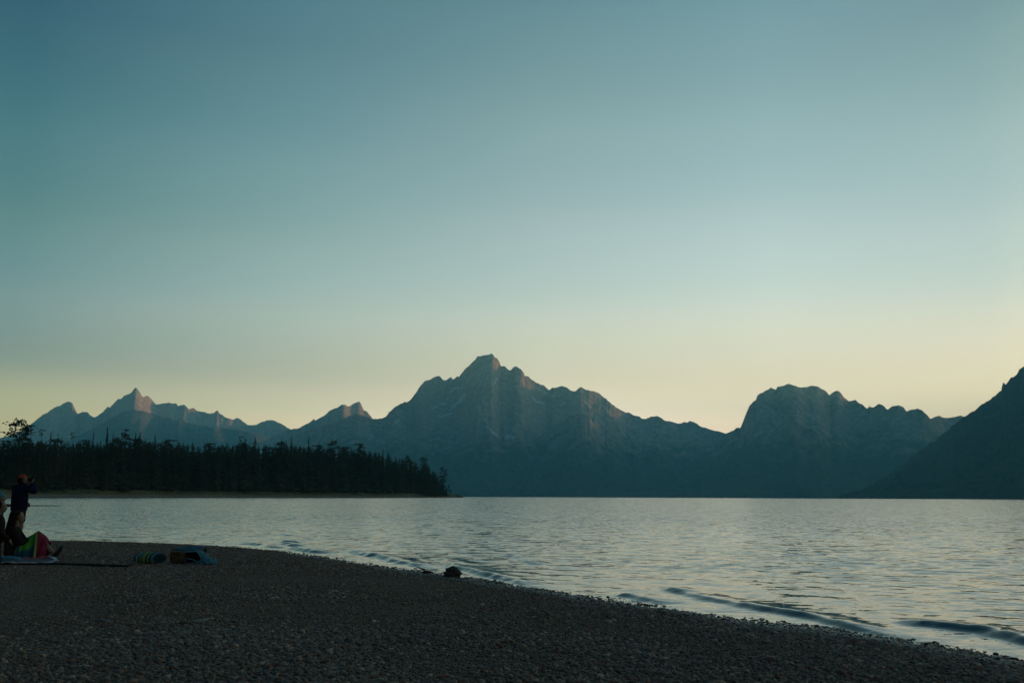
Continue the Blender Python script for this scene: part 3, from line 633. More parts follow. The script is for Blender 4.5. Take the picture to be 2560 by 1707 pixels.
for i, (px, py0, h_, lb) in enumerate(((1135, 1240, 3.2, 'upright dark stump nearest the tip of the wooded point'), (1143, 1241, 3.6, 'leaning stump in the shallows off the point, left of two'), (1147, 1241, 3.4, 'leaning stump in the shallows off the point, right of two'))):
    x, y = polar(px, 1160); o = limb('stump', [(0, 0, -0.6), (0.15, 0, h_ * 0.4), (0.5 - 0.5 * i, 0.2, h_ * 0.75), (0.9 - 0.7 * i, 0.2, h_)], [0.9, 0.75, 0.55, 0.3], m_log, seed=i)
    o.location = (x, y, 0); tag(o, lb, 'stump')
x, y = polar(1146, 1150); o = limb('drift_log', [(-5, 0, 0.05), (-1, 0.5, 0.25), (3, 0, 0.2), (7, 0.4, 0.05)], [0.3, 0.55, 0.5, 0.2], m_log, seed=9); o.location = (x, y, 0)
tag(o, 'long low drift log lying in the water off the tip', 'log')

# ------------------------------------------------------------------ gravel bar and rocks by the standing man
gb = at(92, 1264.5, 0.0)
u_, v_ = np.meshgrid(np.linspace(-1, 1, 50), np.linspace(-1, 1, 14))
gxx = gb.x + u_ * 2.9 + 0.05 * v_; gyy = gb.y + v_ * 3.0 * (1 - 0.55 * np.abs(u_)) + u_ * 1.1
gzz = 0.14 * (1 - u_ ** 2) * (1 - v_ ** 2) - 0.05 + 0.03 * fbm(gxx * 2, gyy * 1.4, 3, 3)
tag(link('gravel_bar', grid_mesh('gravel_bar', gxx, gyy, gzz), m_beach), 'thin gravel bar in the shallows', None, None, 'structure')
p_ = at(66, 1266, 0); 
for i, (dx, sx, sz, lb) in enumerate(((0.0, 0.42, 0.36, 'dark boulder on the gravel bar right of the standing person'), (-1.9, 0.6, 0.22, 'low dark rock in the water left of the standing person'))):
    o = link('boulder', rock_mesh('boulder', 70 + i, m_stone_dark, 3, 0.3, 0.9)); o.location = (p_.x + dx, p_.y, 0.1); o.scale = (sx, sx, sz); tag(o, lb, 'boulder')

# ------------------------------------------------------------------ stones of the beach
m_peb, t, b = mat_new('pebbles')
oi = nn(t, 'ShaderNodeObjectInfo'); cr = nn(t, 'ShaderNodeValToRGB'); cr.color_ramp.interpolation = 'CONSTANT'; t.links.new(oi.outputs['Random'], cr.inputs[0])
cols = [(0.0, (0.1437, 0.0834, 0.0541)), (0.18, (0.1898, 0.1086, 0.0672)), (0.36, (0.1058, 0.0679, 0.0492)), (0.52, (0.1725, 0.0776, 0.0426)), (0.64, (0.2242, 0.1319, 0.0853)), (0.78, (0.1207, 0.0834, 0.0623)), (0.9, (0.2875, 0.1727, 0.1115)), (0.965, (0.437, 0.2764, 0.1845))]
for i, (p0, c0) in enumerate(cols):
    e = cr.color_ramp.elements[i] if i < 2 else cr.color_ramp.elements.new(p0); e.position = p0; e.color = (*c0, 1)
mixn = nn(t, 'ShaderNodeMix', data_type='RGBA', blend_type='MULTIPLY')
n1 = noise(t, 3.0, 4); t.links.new(mixc(t, 0.6, cr.outputs[0], mixc(t, n1.outputs[0], (0.35, 0.35, 0.35), (1.5, 1.45, 1.4)), 'MULTIPLY'), mixn.inputs[6])
wt = nn(t, 'ShaderNodeAttribute', attribute_name='wet', attribute_type='INSTANCER'); t.links.new(wt.outputs['Fac'], mixn.inputs[0]); mixn.inputs[7].default_value = (0.42, 0.42, 0.42, 1)
wm = nn(t, 'ShaderNodeMath', operation='MULTIPLY'); t.links.new(wt.outputs['Fac'], wm.inputs[0]); wm.inputs[1].default_value = 1.0
t.links.new(mixn.outputs[2], b.inputs['Base Color'])
mr_ = nn(t, 'ShaderNodeMapRange'); t.links.new(wm.outputs[0], mr_.inputs[0]); mr_.inputs[3].default_value = 0.72; mr_.inputs[4].default_value = 0.2; t.links.new(mr_.outputs[0], b.inputs['Roughness'])
b.inputs['Specular IOR Level'].default_value = 0.3
rs = np.random.RandomState(21)
def scatter(n, r0, r1, a0=-36, a1=36):
    rr_ = np.sqrt(rs.uniform(r0 ** 2, r1 ** 2, n)); a = np.radians(rs.uniform(a0, a1, n)); x, y = rr_ * np.sin(a), rr_ * np.cos(a)
    s = shore_s(x, y); k = (s > -0.25) & ((s > 0.15) | (rs.rand(n) < 0.35)); return x[k], y[k], s[k]
parts_ = []
for n, r0, r1, sz in ((150000, 5.0, 11.5, 0.0105), (190000, 11.5, 19, 0.0098), (140000, 19, 31, 0.0108), (30000, 31, 48, 0.013)):
    x, y, s = scatter(n, r0, r1); parts_.append((x, y, s, sz * np.exp(rs.normal(0, 0.42, len(x)))))
X = np.concatenate([p_[0] for p_ in parts_]); Y = np.concatenate([p_[1] for p_ in parts_]); SZ = np.concatenate([p_[3] for p_ in parts_])
# bands of coarser and finer shingle
SZ = SZ * (1 + 0.5 * vn(shore_s(X, Y) / 1.1, X / 9, 33)) * (1 + 0.5 * vn(X / 1.3, Y / 1.3, 34)) * (1 + 0.35 * sstep(2.2, 0.2, shore_s(X, Y)))
SZ = np.clip(SZ, 0.0045, 0.030)
Zp = ground(X, Y) + SZ * rs.uniform(-0.15, 0.35, len(X))
me = bpy.data.meshes.new('pebbles'); me.vertices.add(len(X)); me.vertices.foreach_set('co', np.stack([X, Y, Zp], 1).astype(np.float32).ravel())
fl = rs.uniform(0.45, 0.8, len(X)); elg = rs.uniform(0.8, 1.35, len(X))
a = me.attributes.new('size', 'FLOAT_VECTOR', 'POINT'); a.data.foreach_set('vector', np.stack([SZ * elg, SZ / np.sqrt(elg), SZ * fl], 1).astype(np.float32).ravel())
a = me.attributes.new('turn', 'FLOAT_VECTOR', 'POINT'); a.data.foreach_set('vector', np.stack([rs.normal(0, 0.32, len(X)), rs.normal(0, 0.32, len(X)), rs.uniform(0, 6.28, len(X))], 1).astype(np.float32).ravel())
fattr(me, 'wet', sstep(0.8, 0.15, shore_s(X, Y)))
peb = link('pebbles', me); tag(peb, 'rounded pebbles of the gravel beach', None, None, 'stuff')
ng = bpy.data.node_groups.new('pebble_scatter', 'GeometryNodeTree')
ng.interface.new_socket('Geometry', in_out='INPUT', socket_type='NodeSocketGeometry'); ng.interface.new_socket('Geometry', in_out='OUTPUT', socket_type='NodeSocketGeometry')
gi = ng.nodes.new('NodeGroupInput'); go = ng.nodes.new('NodeGroupOutput'); g2i = ng.nodes.new('GeometryNodeGeometryToInstance')
for k in range(6):
    ico = ng.nodes.new('GeometryNodeMeshIcoSphere'); ico.inputs['Radius'].default_value = 1.0; ico.inputs['Subdivisions'].default_value = 2
    sp_ = ng.nodes.new('GeometryNodeSetPosition'); nz = ng.nodes.new('ShaderNodeTexNoise'); nz.inputs['Scale'].default_value = 0.85; nz.inputs['Detail'].default_value = 2.0
    ps = ng.nodes.new('GeometryNodeInputPosition'); ad_ = ng.nodes.new('ShaderNodeVectorMath'); ad_.operation = 'ADD'; ad_.inputs[1].default_value = (k * 7.3, k * 3.1, k * 5.7)
    ng.links.new(ps.outputs[0], ad_.inputs[0]); ng.links.new(ad_.outputs[0], nz.inputs['Vector'])
    sb = ng.nodes.new('ShaderNodeMath'); sb.operation = 'SUBTRACT'; sb.inputs[1].default_value = 0.5; ng.links.new(nz.outputs[0], sb.inputs[0])
    ml = ng.nodes.new('ShaderNodeMath'); ml.operation = 'MULTIPLY'; ml.inputs[1].default_value = 1.5; ng.links.new(sb.outputs[0], ml.inputs[0])
    scv = ng.nodes.new('ShaderNodeVectorMath'); scv.operation = 'SCALE'; ng.links.new(ps.outputs[0], scv.inputs[0]); ng.links.new(ml.outputs[0], scv.inputs['Scale'])
    ng.links.new(ico.outputs[0], sp_.inputs['Geometry']); ng.links.new(scv.outputs[0], sp_.inputs['Offset'])
    ss_ = ng.nodes.new('GeometryNodeSetShadeSmooth'); ng.links.new(sp_.outputs[0], ss_.inputs[0]); sm_ = ng.nodes.new('GeometryNodeSetMaterial'); sm_.inputs['Material'].default_value = m_peb
    ng.links.new(ss_.outputs[0], sm_.inputs[0]); ng.links.new(sm_.outputs[0], g2i.inputs[0])
iop = ng.nodes.new('GeometryNodeInstanceOnPoints'); iop.inputs['Pick Instance'].default_value = True
ng.links.new(gi.outputs[0], iop.inputs['Points']); ng.links.new(g2i.outputs[0], iop.inputs['Instance'])
ri = ng.nodes.new('FunctionNodeRandomValue'); ri.data_type = 'INT'; ri.inputs[4].default_value = 0; ri.inputs[5].default_value = 5; ng.links.new([o_ for o_ in ri.outputs if o_.type == 'INT'][0], iop.inputs['Instance Index'])
for nm, so_ in (('turn', 'Rotation'), ('size', 'Scale')):
    na = ng.nodes.new('GeometryNodeInputNamedAttribute'); na.data_type = 'FLOAT_VECTOR'; na.inputs['Name'].default_value = nm
    src = [o_ for o_ in na.outputs if o_.enabled and o_.type == 'VECTOR'][0]
    if so_ == 'Rotation':
        er = ng.nodes.new('FunctionNodeEulerToRotation'); ng.links.new(src, er.inputs[0]); ng.links.new(er.outputs[0], iop.inputs['Rotation'])
    else: ng.links.new(src, iop.inputs['Scale'])
ng.links.new(iop.outputs[0], go.inputs[0])
peb.modifiers.new('scatter', 'NODES').node_group = ng
# the larger cobbles are things of their own
m_cob = [plain('cobble_grey', (0.161, 0.0989, 0.0656), 0.7, 0.35, 9), plain('cobble_brown', (0.161, 0.0776, 0.0426), 0.72, 0.35, 9), plain('cobble_pale', (0.3105, 0.1988, 0.1312), 0.7, 0.3, 9)]
CM = [[rock_mesh('cobble', 90 + 7 * j + k, m_cob[j], 2, 0.28, 0.62) for k in range(3)] for j in range(3)]
CL = [('grey cobble lying among the beach pebbles', 'grey cobbles on the beach'), ('brown cobble lying among the beach pebbles', 'brown cobbles on the beach'), ('pale cobble lying among the beach pebbles', 'pale cobbles on the beach')]
def cobble(x, y, r_, j, lb, gp, lift=0.1):
    o = bpy.data.objects.new('cobble', CM[j][rt.randrange(3)]); C.objects.link(o)
    o.location = (x, y, float(ground(x, y)) + r_ * lift); o.rotation_euler = (rt.gauss(0, 0.2), rt.gauss(0, 0.2), rt.uniform(0, 6.28)); o.scale = (r_ * rt.uniform(0.9, 1.3), r_, r_ * rt.uniform(0.75, 1.1))
    tag(o, lb, 'stone', gp)
x, y, s = scatter(2500, 5.6, 13, -29, 29); k = 0
for x_, y_, s_ in zip(x, y, s):
    if s_ < 0.3 or k >= 150: continue
    j = rt.choices((0, 1, 2), (5, 3, 1.2))[0]; cobble(x_, y_, 0.026 * math.exp(rt.gauss(0.1, 0.22)), j, *CL[j]); k += 1
# wet stones strung along the waterline
k = 0
while k < 110:
    u = rt.random() ** 0.7; px = 480 + 2090 * u; i_ = np.interp(px, [p_[0] for p_ in SH], [p_[1] for p_ in SH]); w = at(px, i_)
    off_ = rt.gauss(-0.10, 0.20); o_x, o_y = w.x - off_ * 0.75, w.y - off_ * 0.66
    cobble(o_x, o_y, 0.019 * math.exp(rt.gauss(0.1, 0.35)), rt.choice((0, 0, 1)), 'dark wet cobble at the edge of the water', 'wet cobbles along the waterline', 0.25); k += 1

# boulder, flat stone and stick at the water's edge
p_ = at(1132, 1441, 0.02); o = link('boulder', rock_mesh('boulder', 141, m_stone_dark, 4, 0.36, 0.78, 1.3)); o.location = (p_.x, p_.y, 0.075); o.scale = (0.135, 0.125, 0.135); tag(o, 'dark reddish boulder at the edge of the lake', 'boulder')
p_ = at(1067, 1431, 0.02); o = link('flat_stone', rock_mesh('flat_stone', 151, m_stone_dark, 3, 0.3, 0.35)); o.location = (p_.x, p_.y, 0.03); o.scale = (0.095, 0.06, 0.075); tag(o, 'flat dark stone left of the reddish boulder', 'stone')
def ground_pt(px, py, h=0.0):
    z = 0.0
    for _ in range(8): p = at(px, py, z + h); z = float(ground(p.x, p.y))
    return Vector((p.x, p.y, z))
a_, b_ = at(1034, 1419.5, 0.01), at(1062, 1422, 0.01)
o = limb('stick', [a_, a_.lerp(b_, 0.4) + Vector((0, 0, 0.02)), a_.lerp(b_, 0.8), b_], [0.006, 0.012, 0.012, 0.008], m_log, 7, 4); tag(o, 'short dark stick floating at the edge of the water', 'stick')

# driftwood on the beach
m_drift = plain('weathered_wood', (0.125, 0.118, 0.090), 0.85, 0.3, 26, 0.5)
m_drift2 = plain('grey_driftwood', (0.135, 0.108, 0.085), 0.85, 0.3, 26, 0.5)
m_rot = plain('rotten_wood', (0.055, 0.040, 0.024), 0.95, 0.4, 30, 0.6)
def slab(pts, w, th, mat, name, parent=None, seed=0):
    rg = random.Random(seed); bm = bmesh.new(); rings = []
    P = [Vector(q_) for q_ in pts]
    for k, q_ in enumerate(P):
        dr = (P[min(k + 1, len(P) - 1)] - P[max(k - 1, 0)]).normalized(); s = Vector((-dr.y, dr.x, 0)).normalized(); ww, tt = w[k], th[k]
        ring = []
        for a2 in range(10):
            an = 6.283 * a2 / 10; ring.append(bm.verts.new(q_ + s * ww * math.copysign(abs(math.cos(an)) ** 0.6, math.cos(an)) * rg.uniform(0.9, 1.1) + Vector((0, 0, tt * (math.copysign(abs(math.sin(an)) ** 0.7, math.sin(an)) * rg.uniform(0.85, 1.15) + 0.6)))))
        rings.append(ring)
    for r0, r1 in zip(rings, rings[1:]):
        for k in range(10): bm.faces.new((r0[k], r0[(k + 1) % 10], r1[(k + 1) % 10], r1[k]))
    bm.faces.new(rings[0][::-1]); bm.faces.new(rings[-1])
    return link(name, bm_mesh(name, bm), mat, parent)
q = [ground_pt(446, 1563), ground_pt(475, 1559), ground_pt(500, 1553), ground_pt(532, 1547)]
base_ = empty('driftwood', q[0], 0, 'split piece of weathered driftwood with a brown butt on the near beach', 'driftwood')
loc = [v - q[0] for v in q]
slab([loc[0], loc[0].lerp(loc[1], 0.5), loc[1]], [0.03, 0.045, 0.035], [0.016, 0.022, 0.018], m_rot, 'butt', base_, 1)
slab([loc[1] * 0.9, loc[1], loc[2], loc[3]], [0.02, 0.04, 0.05, 0.03], [0.012, 0.018, 0.016, 0.01], m_drift, 'split_plank', base_, 2)
slab([loc[1] + Vector((0.03, -0.09, 0)), loc[2] + Vector((0.02, -0.09, 0)), loc[3] + Vector((-0.02, -0.07, 0))], [0.015, 0.03, 0.015], [0.008, 0.012, 0.008], m_drift2, 'splinter', base_, 3)
q = [ground_pt(222, 1550), ground_pt(245, 1552), ground_pt(262, 1554), ground_pt(282, 1559)]
o = slab(q, [0.012, 0.03, 0.035, 0.012], [0.006, 0.014, 0.016, 0.006], m_drift2, 'driftwood', None, 5); tag(o, 'small grey sliver of driftwood left of the split piece', 'driftwood')

# ------------------------------------------------------------------ people
_b = bmesh.new(); bmesh.ops.create_icosphere(_b, subdivisions=2, radius=1); ICO = [v.co[:] for v in _b.verts]; _b.free()
def caps_mesh(name, caps, voxel, mat, parent=None, it=4):
    bm = bmesh.new()
    for (p0, r0, p1, r1) in caps:
        hb_ = bmesh.new()
        for p_, r_ in ((p0, r0), (p1, r1)):
            rad = r_ if isinstance(r_, tuple) else (r_, r_, r_)
            for c_ in ICO: hb_.verts.new(Vector((c_[0] * rad[0], c_[1] * rad[1], c_[2] * rad[2])) + Vector(p_))
        bmesh.ops.convex_hull(hb_, input=hb_.verts[:], use_existing_faces=False)
        bmesh.ops.delete(hb_, geom=[v for v in hb_.verts if not v.link_faces], context='VERTS')
        tmp = bpy.data.meshes.new('tmp'); hb_.to_mesh(tmp); hb_.free(); bm.from_mesh(tmp); bpy.data.meshes.remove(tmp)
    bmesh.ops.recalc_face_normals(bm, faces=bm.faces)
    me = bm_mesh(name, bm); o = bpy.data.objects.new(name, me); C.objects.link(o)
    md = o.modifiers.new('r', 'REMESH'); md.mode = 'VOXEL'; md.voxel_size = voxel
    ms = o.modifiers.new('s', 'SMOOTH'); ms.iterations = it; ms.factor = 0.5
    dg = bpy.context.evaluated_depsgraph_get(); m2 = bpy.data.meshes.new_from_object(o.evaluated_get(dg)); m2.name = name
    bpy.data.objects.remove(o); bpy.data.meshes.remove(me)
    for p_ in m2.polygons: p_.use_smooth = True
    m2.materials.clear(); m2.materials.append(mat)
    return link(name, m2, None, parent)
m_skin = plain('skin', (0.17, 0.098, 0.07), 0.6, 0.08, 20)
m_navy = plain('navy_fabric', (0.0055, 0.0075, 0.026), 0.95, 0.3, 25, 0.3, 0.1)
m_black = plain('dark_fabric', (0.012, 0.012, 0.014), 0.9, 0.3, 25, 0.3, 0.2)
m_orange = plain('orange_fabric', (0.28, 0.04, 0.014), 0.85, 0.2, 25, 0.2)
m_brownf = plain('brown_fleece', (0.018, 0.0125, 0.010), 0.95, 0.35, 40, 0.5, 0.1)
m_hair = plain('brown_hair', (0.016, 0.0085, 0.005), 0.9, 0.4, 45, 0.5, 0.1)
m_hair2 = plain('dark_hair', (0.008, 0.006, 0.005), 0.9, 0.4, 45, 0.5, 0.1)
m_blue = plain('pale_blue_fabric', (0.05, 0.15, 0.21), 0.9, 0.25, 25, 0.3)
m_teal = plain('teal_fabric', (0.028, 0.11, 0.14), 0.9, 0.25, 25, 0.3)
m_grey = plain('grey_plastic', (0.12, 0.12, 0.11), 0.5, 0.1, 20)
def head_caps(c, f, up=Vector((0, 0, 1))):       # skull, jaw, nose, ears, brow, lips of a head at c looking along f
    c, f = Vector(c), Vector(f).normalized(); s = f.cross(up).normalized()
    L_ = [(c + up * 0.02 - f * 0.012, 0.088, c + up * 0.018 + f * 0.012, 0.084), (c - up * 0.015 + f * 0.02, 0.070, c - up * 0.075 + f * 0.052, 0.040),
          (c + f * 0.092 - up * 0.005, 0.009, c + f * 0.108 - up * 0.035, 0.013), (c + f * 0.086 - up * 0.062 - s * 0.015, 0.009, c + f * 0.086 - up * 0.062 + s * 0.015, 0.009)]
    for k in (-1, 1):
        L_ += [(c + s * 0.085 * k - f * 0.004 + up * 0.012, 0.011, c + s * 0.088 * k - f * 0.012 - up * 0.022, 0.009), (c + s * 0.034 * k + f * 0.082 + up * 0.022, 0.011, c + s * 0.014 * k + f * 0.086 + up * 0.02, 0.010)]
    return L_
def hand_caps(w, d, side, curl=0.5):            # w wrist, d direction of the hand, side = towards the thumb
    w, d = Vector(w), Vector(d).normalized(); s = (Vector(side) - d * Vector(side).dot(d)).normalized(); n = d.cross(s)
    L_ = [(w, 0.024, w + d * 0.075 + s * 0.018, 0.017), (w + d * 0.01, 0.022, w + d * 0.075 - s * 0.022, 0.016)]
    for k, ln in enumerate((0.070, 0.078, 0.072, 0.056)):
        b0 = w + d * 0.078 + s * (0.027 - 0.018 * k); d1 = (d + n * curl).normalized(); d2 = (d + n * curl * 2.6).normalized()
        m_ = b0 + d1 * ln * 0.5; L_ += [(b0, 0.0085, m_, 0.008), (m_, 0.008, m_ + d2 * ln * 0.5, 0.0065)]
    t0 = w + d * 0.025 + s * 0.026; t1 = t0 + (d * 0.6 + s * 0.7 + n * 0.3).normalized() * 0.036; L_ += [(t0, 0.012, t1, 0.010), (t1, 0.010, t1 + (d + n * 0.5).normalized() * 0.030, 0.008)]
    return L_

# standing person looking out over the lake, hands raised to the face
D1 = 24.5
foot = at_y(45, 1300, D1); gz1 = float(ground(foot.x, foot.y))
hx = lambda px, py: at_y(px, py, D1)
r1 = empty('person', (foot.x, foot.y, gz1), R(-28), 'standing person in navy jacket, dark shorts and orange cap, hands raised to the face', 'person')
sc1 = (hx(47, 1184).z - gz1) / 1.79; r1.scale = (sc1, sc1, sc1)
def arms(k): return [Vector((0.185 * k, 0.0, 1.44)), Vector((0.36 * k, 0.12, 1.36)), Vector((0.095 * k, 0.235, 1.555))]
c1 = [((0, 0, 0.93), (0.155, 0.10, 0.09), (0, 0.0, 1.08), (0.14, 0.095, 0.09)), ((0, 0, 1.08), (0.14, 0.095, 0.09), (0, 0, 1.36), (0.165, 0.11, 0.10)), ((0, 0.0, 1.45), 0.07, (0, 0.025, 1.56), 0.056)]
for k in (-1, 1):
    a0, a1, a2 = arms(k)
    c1 += [((0.09 * k, 0, 0.92), 0.088, (0.10 * k, 0.02, 0.50), 0.056), ((0.10 * k, 0.02, 0.50), 0.058, (0.10 * k, -0.02, 0.09), 0.040), ((0.10 * k, -0.03, 0.05), 0.042, (0.115 * k, 0.13, 0.03), 0.034), (a0, 0.058, a1, 0.043), (a1, 0.043, a2, 0.029), ((0, 0, 1.42), 0.07, a0, 0.058)]
    c1 += hand_caps(a2, Vector((-0.35 * k, 0.35, 0.8)), Vector((-k, -0.1, -0.3)), 0.6 * k)
c1 += head_caps((0, 0.045, 1.655), (0.12, 1, 0.05))
caps_mesh('body', c1, 0.009, m_skin, r1, 2)
j1 = [((0, 0, 0.90), (0.235, 0.175, 0.05), (0, 0, 1.10), (0.235, 0.175, 0.09)), ((0, 0, 1.10), (0.235, 0.175, 0.09), (0, 0, 1.37), (0.24, 0.17, 0.11)), ((0, -0.005, 1.46), 0.085, (0, 0.015, 1.535), 0.078)]
for k in (-1, 1):
    a0, a1, a2 = arms(k); j1 += [(a0, 0.092, a1, 0.080), (a1, 0.080, a1.lerp(a2, 0.88), 0.050), ((0, 0, 1.42), 0.09, a0, 0.082)]
caps_mesh('jacket', j1, 0.014, m_navy, r1)
s1 = []
for k in (-1, 1): s1 += [((0.09 * k, 0, 0.88), 0.12, (0.105 * k, 0.01, 0.66), 0.098), ((0.105 * k, 0.01, 0.66), 0.098, (0.105 * k, 0.012, 0.63), (0.095, 0.095, 0.02))]
caps_mesh('shorts', s1 + [((-0.05, 0, 0.92), 0.13, (0.05, 0, 0.92), 0.13)], 0.014, m_black, r1)
caps_mesh('cap', [((-0.0, 0.02, 1.705), (0.094, 0.10, 0.075), (0.0, 0.03, 1.715), (0.09, 0.096, 0.075)), ((-0.03, 0.12, 1.705), (0.05, 0.05, 0.010), (0.03, 0.165, 1.697), (0.045, 0.035, 0.008))], 0.009, m_orange, r1, 2)
caps_mesh('hair', [((0, -0.03, 1.65), (0.086, 0.062, 0.055), (0, -0.045, 1.61), (0.07, 0.045, 0.05))], 0.01, m_hair2, r1, 2)
for k in (-1, 1): caps_mesh('shoe', [((0.10 * k, -0.04, 0.045), 0.052, (0.117 * k, 0.15, 0.035), 0.040)], 0.01, m_black, r1, 2)
# what the person holds up
bm = bmesh.new(); bmesh.ops.create_cube(bm, size=1); bmesh.ops.scale(bm, vec=(0.135, 0.055, 0.085), verts=bm.verts); bmesh.ops.bevel(bm, geom=bm.edges[:], offset=0.01, segments=2, affect='EDGES')
cam_o = empty('camera', r1.matrix_basis @ Vector((0.02, 0.25, 1.645)), R(-28), 'small dark camera held up to the eyes by the standing person', 'camera'); cam_o.scale = (sc1,) * 3
link('camera_body', bm_mesh('camera_body', bm, False), m_black, cam_o)
bm = bmesh.new(); bmesh.ops.create_cone(bm, cap_ends=True, segments=20, radius1=0.032, radius2=0.029, depth=0.06); bmesh.ops.rotate(bm, verts=bm.verts, cent=(0, 0, 0), matrix=Matrix.Rotation(R(-90), 3, 'X')); bmesh.ops.translate(bm, vec=(0, 0.055, 0), verts=bm.verts)
link('lens', bm_mesh('lens', bm), m_grey, cam_o)

# seated person with long brown hair, legs stretched to the right under a bright towel
q0 = ground_pt(32, 1398); r2 = empty('person', (q0.x, q0.y, q0.z), R(-72), 'person with long brown hair and dark brown fleece sitting on the beach, legs stretched out', 'person')
k2 = q0.y / F * 116 / 0.86; r2.scale = (k2, k2, k2)
c2 = [((0, 0, 0.12), (0.165, 0.13, 0.11), (0, -0.03, 0.40), (0.15, 0.105, 0.12)), ((0, -0.03, 0.40), (0.15, 0.105, 0.12), (0, -0.01, 0.52), (0.16, 0.09, 0.06)), ((0, 0, 0.56), 0.055, (0, 0.02, 0.68), 0.052)]
LEG2 = {}
for k in (-1, 1):
    kn = Vector((0.11 * k, 0.40, 0.40 if k > 0 else 0.34)); an = Vector((0.10 * k, 0.70, 0.075)); LEG2[k] = (kn, an)
    c2 += [((0.09 * k, 0.05, 0.12), 0.088, kn, 0.058), (kn, 0.058, an, 0.038), (an - Vector((0, 0.03, 0.01)), 0.034, an + Vector((0.02 * k, 0.07, 0.11)), 0.026)]
    sh, eb, wr = Vector((0.17 * k, -0.01, 0.53)), Vector((0.235 * k, 0.14, 0.31)), Vector((0.13 * k, 0.34, 0.37))
    c2 += [((0, 0, 0.52), 0.06, sh, 0.052), (sh, 0.052, eb, 0.040), (eb, 0.040, wr, 0.027)] + hand_caps(wr, (-0.35 * k, 0.8, 0.05), (-k, 0.2, 0.2), -0.4 * k)
c2 += head_caps((0, 0.035, 0.765), (-0.15, 1, 0.0))
caps_mesh('body', c2, 0.009, m_skin, r2, 2)
f2 = [((0, 0, 0.10), (0.20, 0.165, 0.10), (0, -0.03, 0.38), (0.185, 0.14, 0.12)), ((0, -0.03, 0.38), (0.185, 0.14, 0.12), (0, -0.01, 0.53), (0.18, 0.11, 0.07))]
for k in (-1, 1):
    sh, eb, wr = Vector((0.17 * k, -0.01, 0.53)), Vector((0.235 * k, 0.14, 0.31)), Vector((0.13 * k, 0.34, 0.37)); f2 += [(sh, 0.075, eb, 0.062), (eb, 0.062, wr, 0.042)]
caps_mesh('fleece', f2, 0.013, m_brownf, r2)
hr = [((0, 0.0, 0.79), (0.108, 0.108, 0.10), (0, -0.02, 0.80), (0.105, 0.10, 0.095)), ((0, -0.05, 0.76), (0.10, 0.075, 0.08), (0, -0.11, 0.56), (0.115, 0.05, 0.08)), ((0, -0.11, 0.56), (0.115, 0.05, 0.08), (0.01, -0.145, 0.40), (0.085, 0.035, 0.07))]
for k in (-1, 1): hr += [((0.085 * k, 0.0, 0.76), 0.04, (0.115 * k, -0.03, 0.55), 0.035)]
caps_mesh('hair', hr, 0.011, m_hair, r2, 3)
for k in (-1, 1):
    kn, an = LEG2[k]; caps_mesh('sandal', [(an + Vector((0, -0.05, -0.045)), (0.045, 0.03, 0.03), an + Vector((0.02 * k, 0.035, 0.02)), (0.05, 0.018, 0.05)), (an + Vector((0.0, 0.035, 0.02)), (0.05, 0.018, 0.05), an + Vector((0.03 * k, 0.095, 0.13)), (0.048, 0.016, 0.04))], 0.009, m_black, r2, 2)
caps_mesh('trousers', [((0.09 * k, 0.05, 0.12), 0.105, LEG2[k][0], 0.072) for k in (-1, 1)] + [(LEG2[k][0], 0.072, LEG2[k][0].lerp(LEG2[k][1], 0.45), 0.06) for k in (-1, 1)], 0.012, m_teal, r2)
# towel over the legs: green and navy panels, then pink with a pale hem
m_tow, t, b = mat_new('bright_towel')
uv = nn(t, 'ShaderNodeAttribute', attribute_name='along'); vv_ = nn(t, 'ShaderNodeAttribute', attribute_name='down')
def step_(v, e, w=0.012): return ramp(t, v, e - w, e + w)
g_ = mixc(t, step_(vv_.outputs['Fac'], 0.76, 0.07), (0.065, 0.24, 0.02), (0.012, 0.055, 0.085))
g_ = mixc(t, step_(uv.outputs['Fac'], 0.40, 0.10), g_, mixc(t, step_(vv_.outputs['Fac'], 0.72, 0.08), (0.03, 0.15, 0.03), (0.012, 0.05, 0.08)))
p2 = mixc(t, step_(uv.outputs['Fac'], 0.55), g_, (0.26, 0.36, 0.05)); p2 = mixc(t, step_(uv.outputs['Fac'], 0.59), p2, (0.17, 0.020, 0.040))
n1 = noise(t, 9, 2); p3 = mixc(t, ramp(t, n1.outputs[0], 0.52, 0.6), (0.17, 0.020, 0.040), (0.12, 0.013, 0.028)); p2 = mixc(t, step_(uv.outputs['Fac'], 0.60), p2, p3)
p2 = mixc(t, step_(vv_.outputs['Fac'], 0.955), p2, (0.40, 0.12, 0.10)); t.links.new(p2, b.inputs['Base Color']); b.inputs['Roughness'].default_value = 0.95; b.inputs['Specular IOR Level'].default_value = 0.1
nu, nv_ = 60, 41; U, Vv = np.meshgrid(np.linspace(0, 1, nu), np.linspace(-1, 1, nv_))
yy = 0.12 + 0.46 * U; top_ = np.interp(yy, [0.10, 0.26, 0.40, 0.50, 0.60], [0.30, 0.40, 0.495, 0.40, 0.27]); hw = np.interp(U, [0, 0.5, 1], [0.24, 0.235, 0.22])
av = np.abs(Vv); tx = np.where(av < 0.5, av / 0.5 * hw * 0.8, hw * 0.8 + (av - 0.5) / 0.5 * hw * 0.55) * np.sign(Vv)
tz = np.where(av < 0.5, top_ - 0.03 * (av / 0.5) ** 2, top_ - 0.03 - (av - 0.5) / 0.5 * (top_ - 0.05)); fold = 0.022 * np.sin(U * 21 + 3 * av) * sstep(0.35, 1, av)
tw = grid_mesh('towel', tx + fold * np.sign(Vv), yy + 0.012 * np.sin(U * 9 + Vv * 4), np.maximum(tz + 0.012 * vn(U * 7, Vv * 4, 3), 0.02)); fattr(tw, 'along', U); fattr(tw, 'down', av)
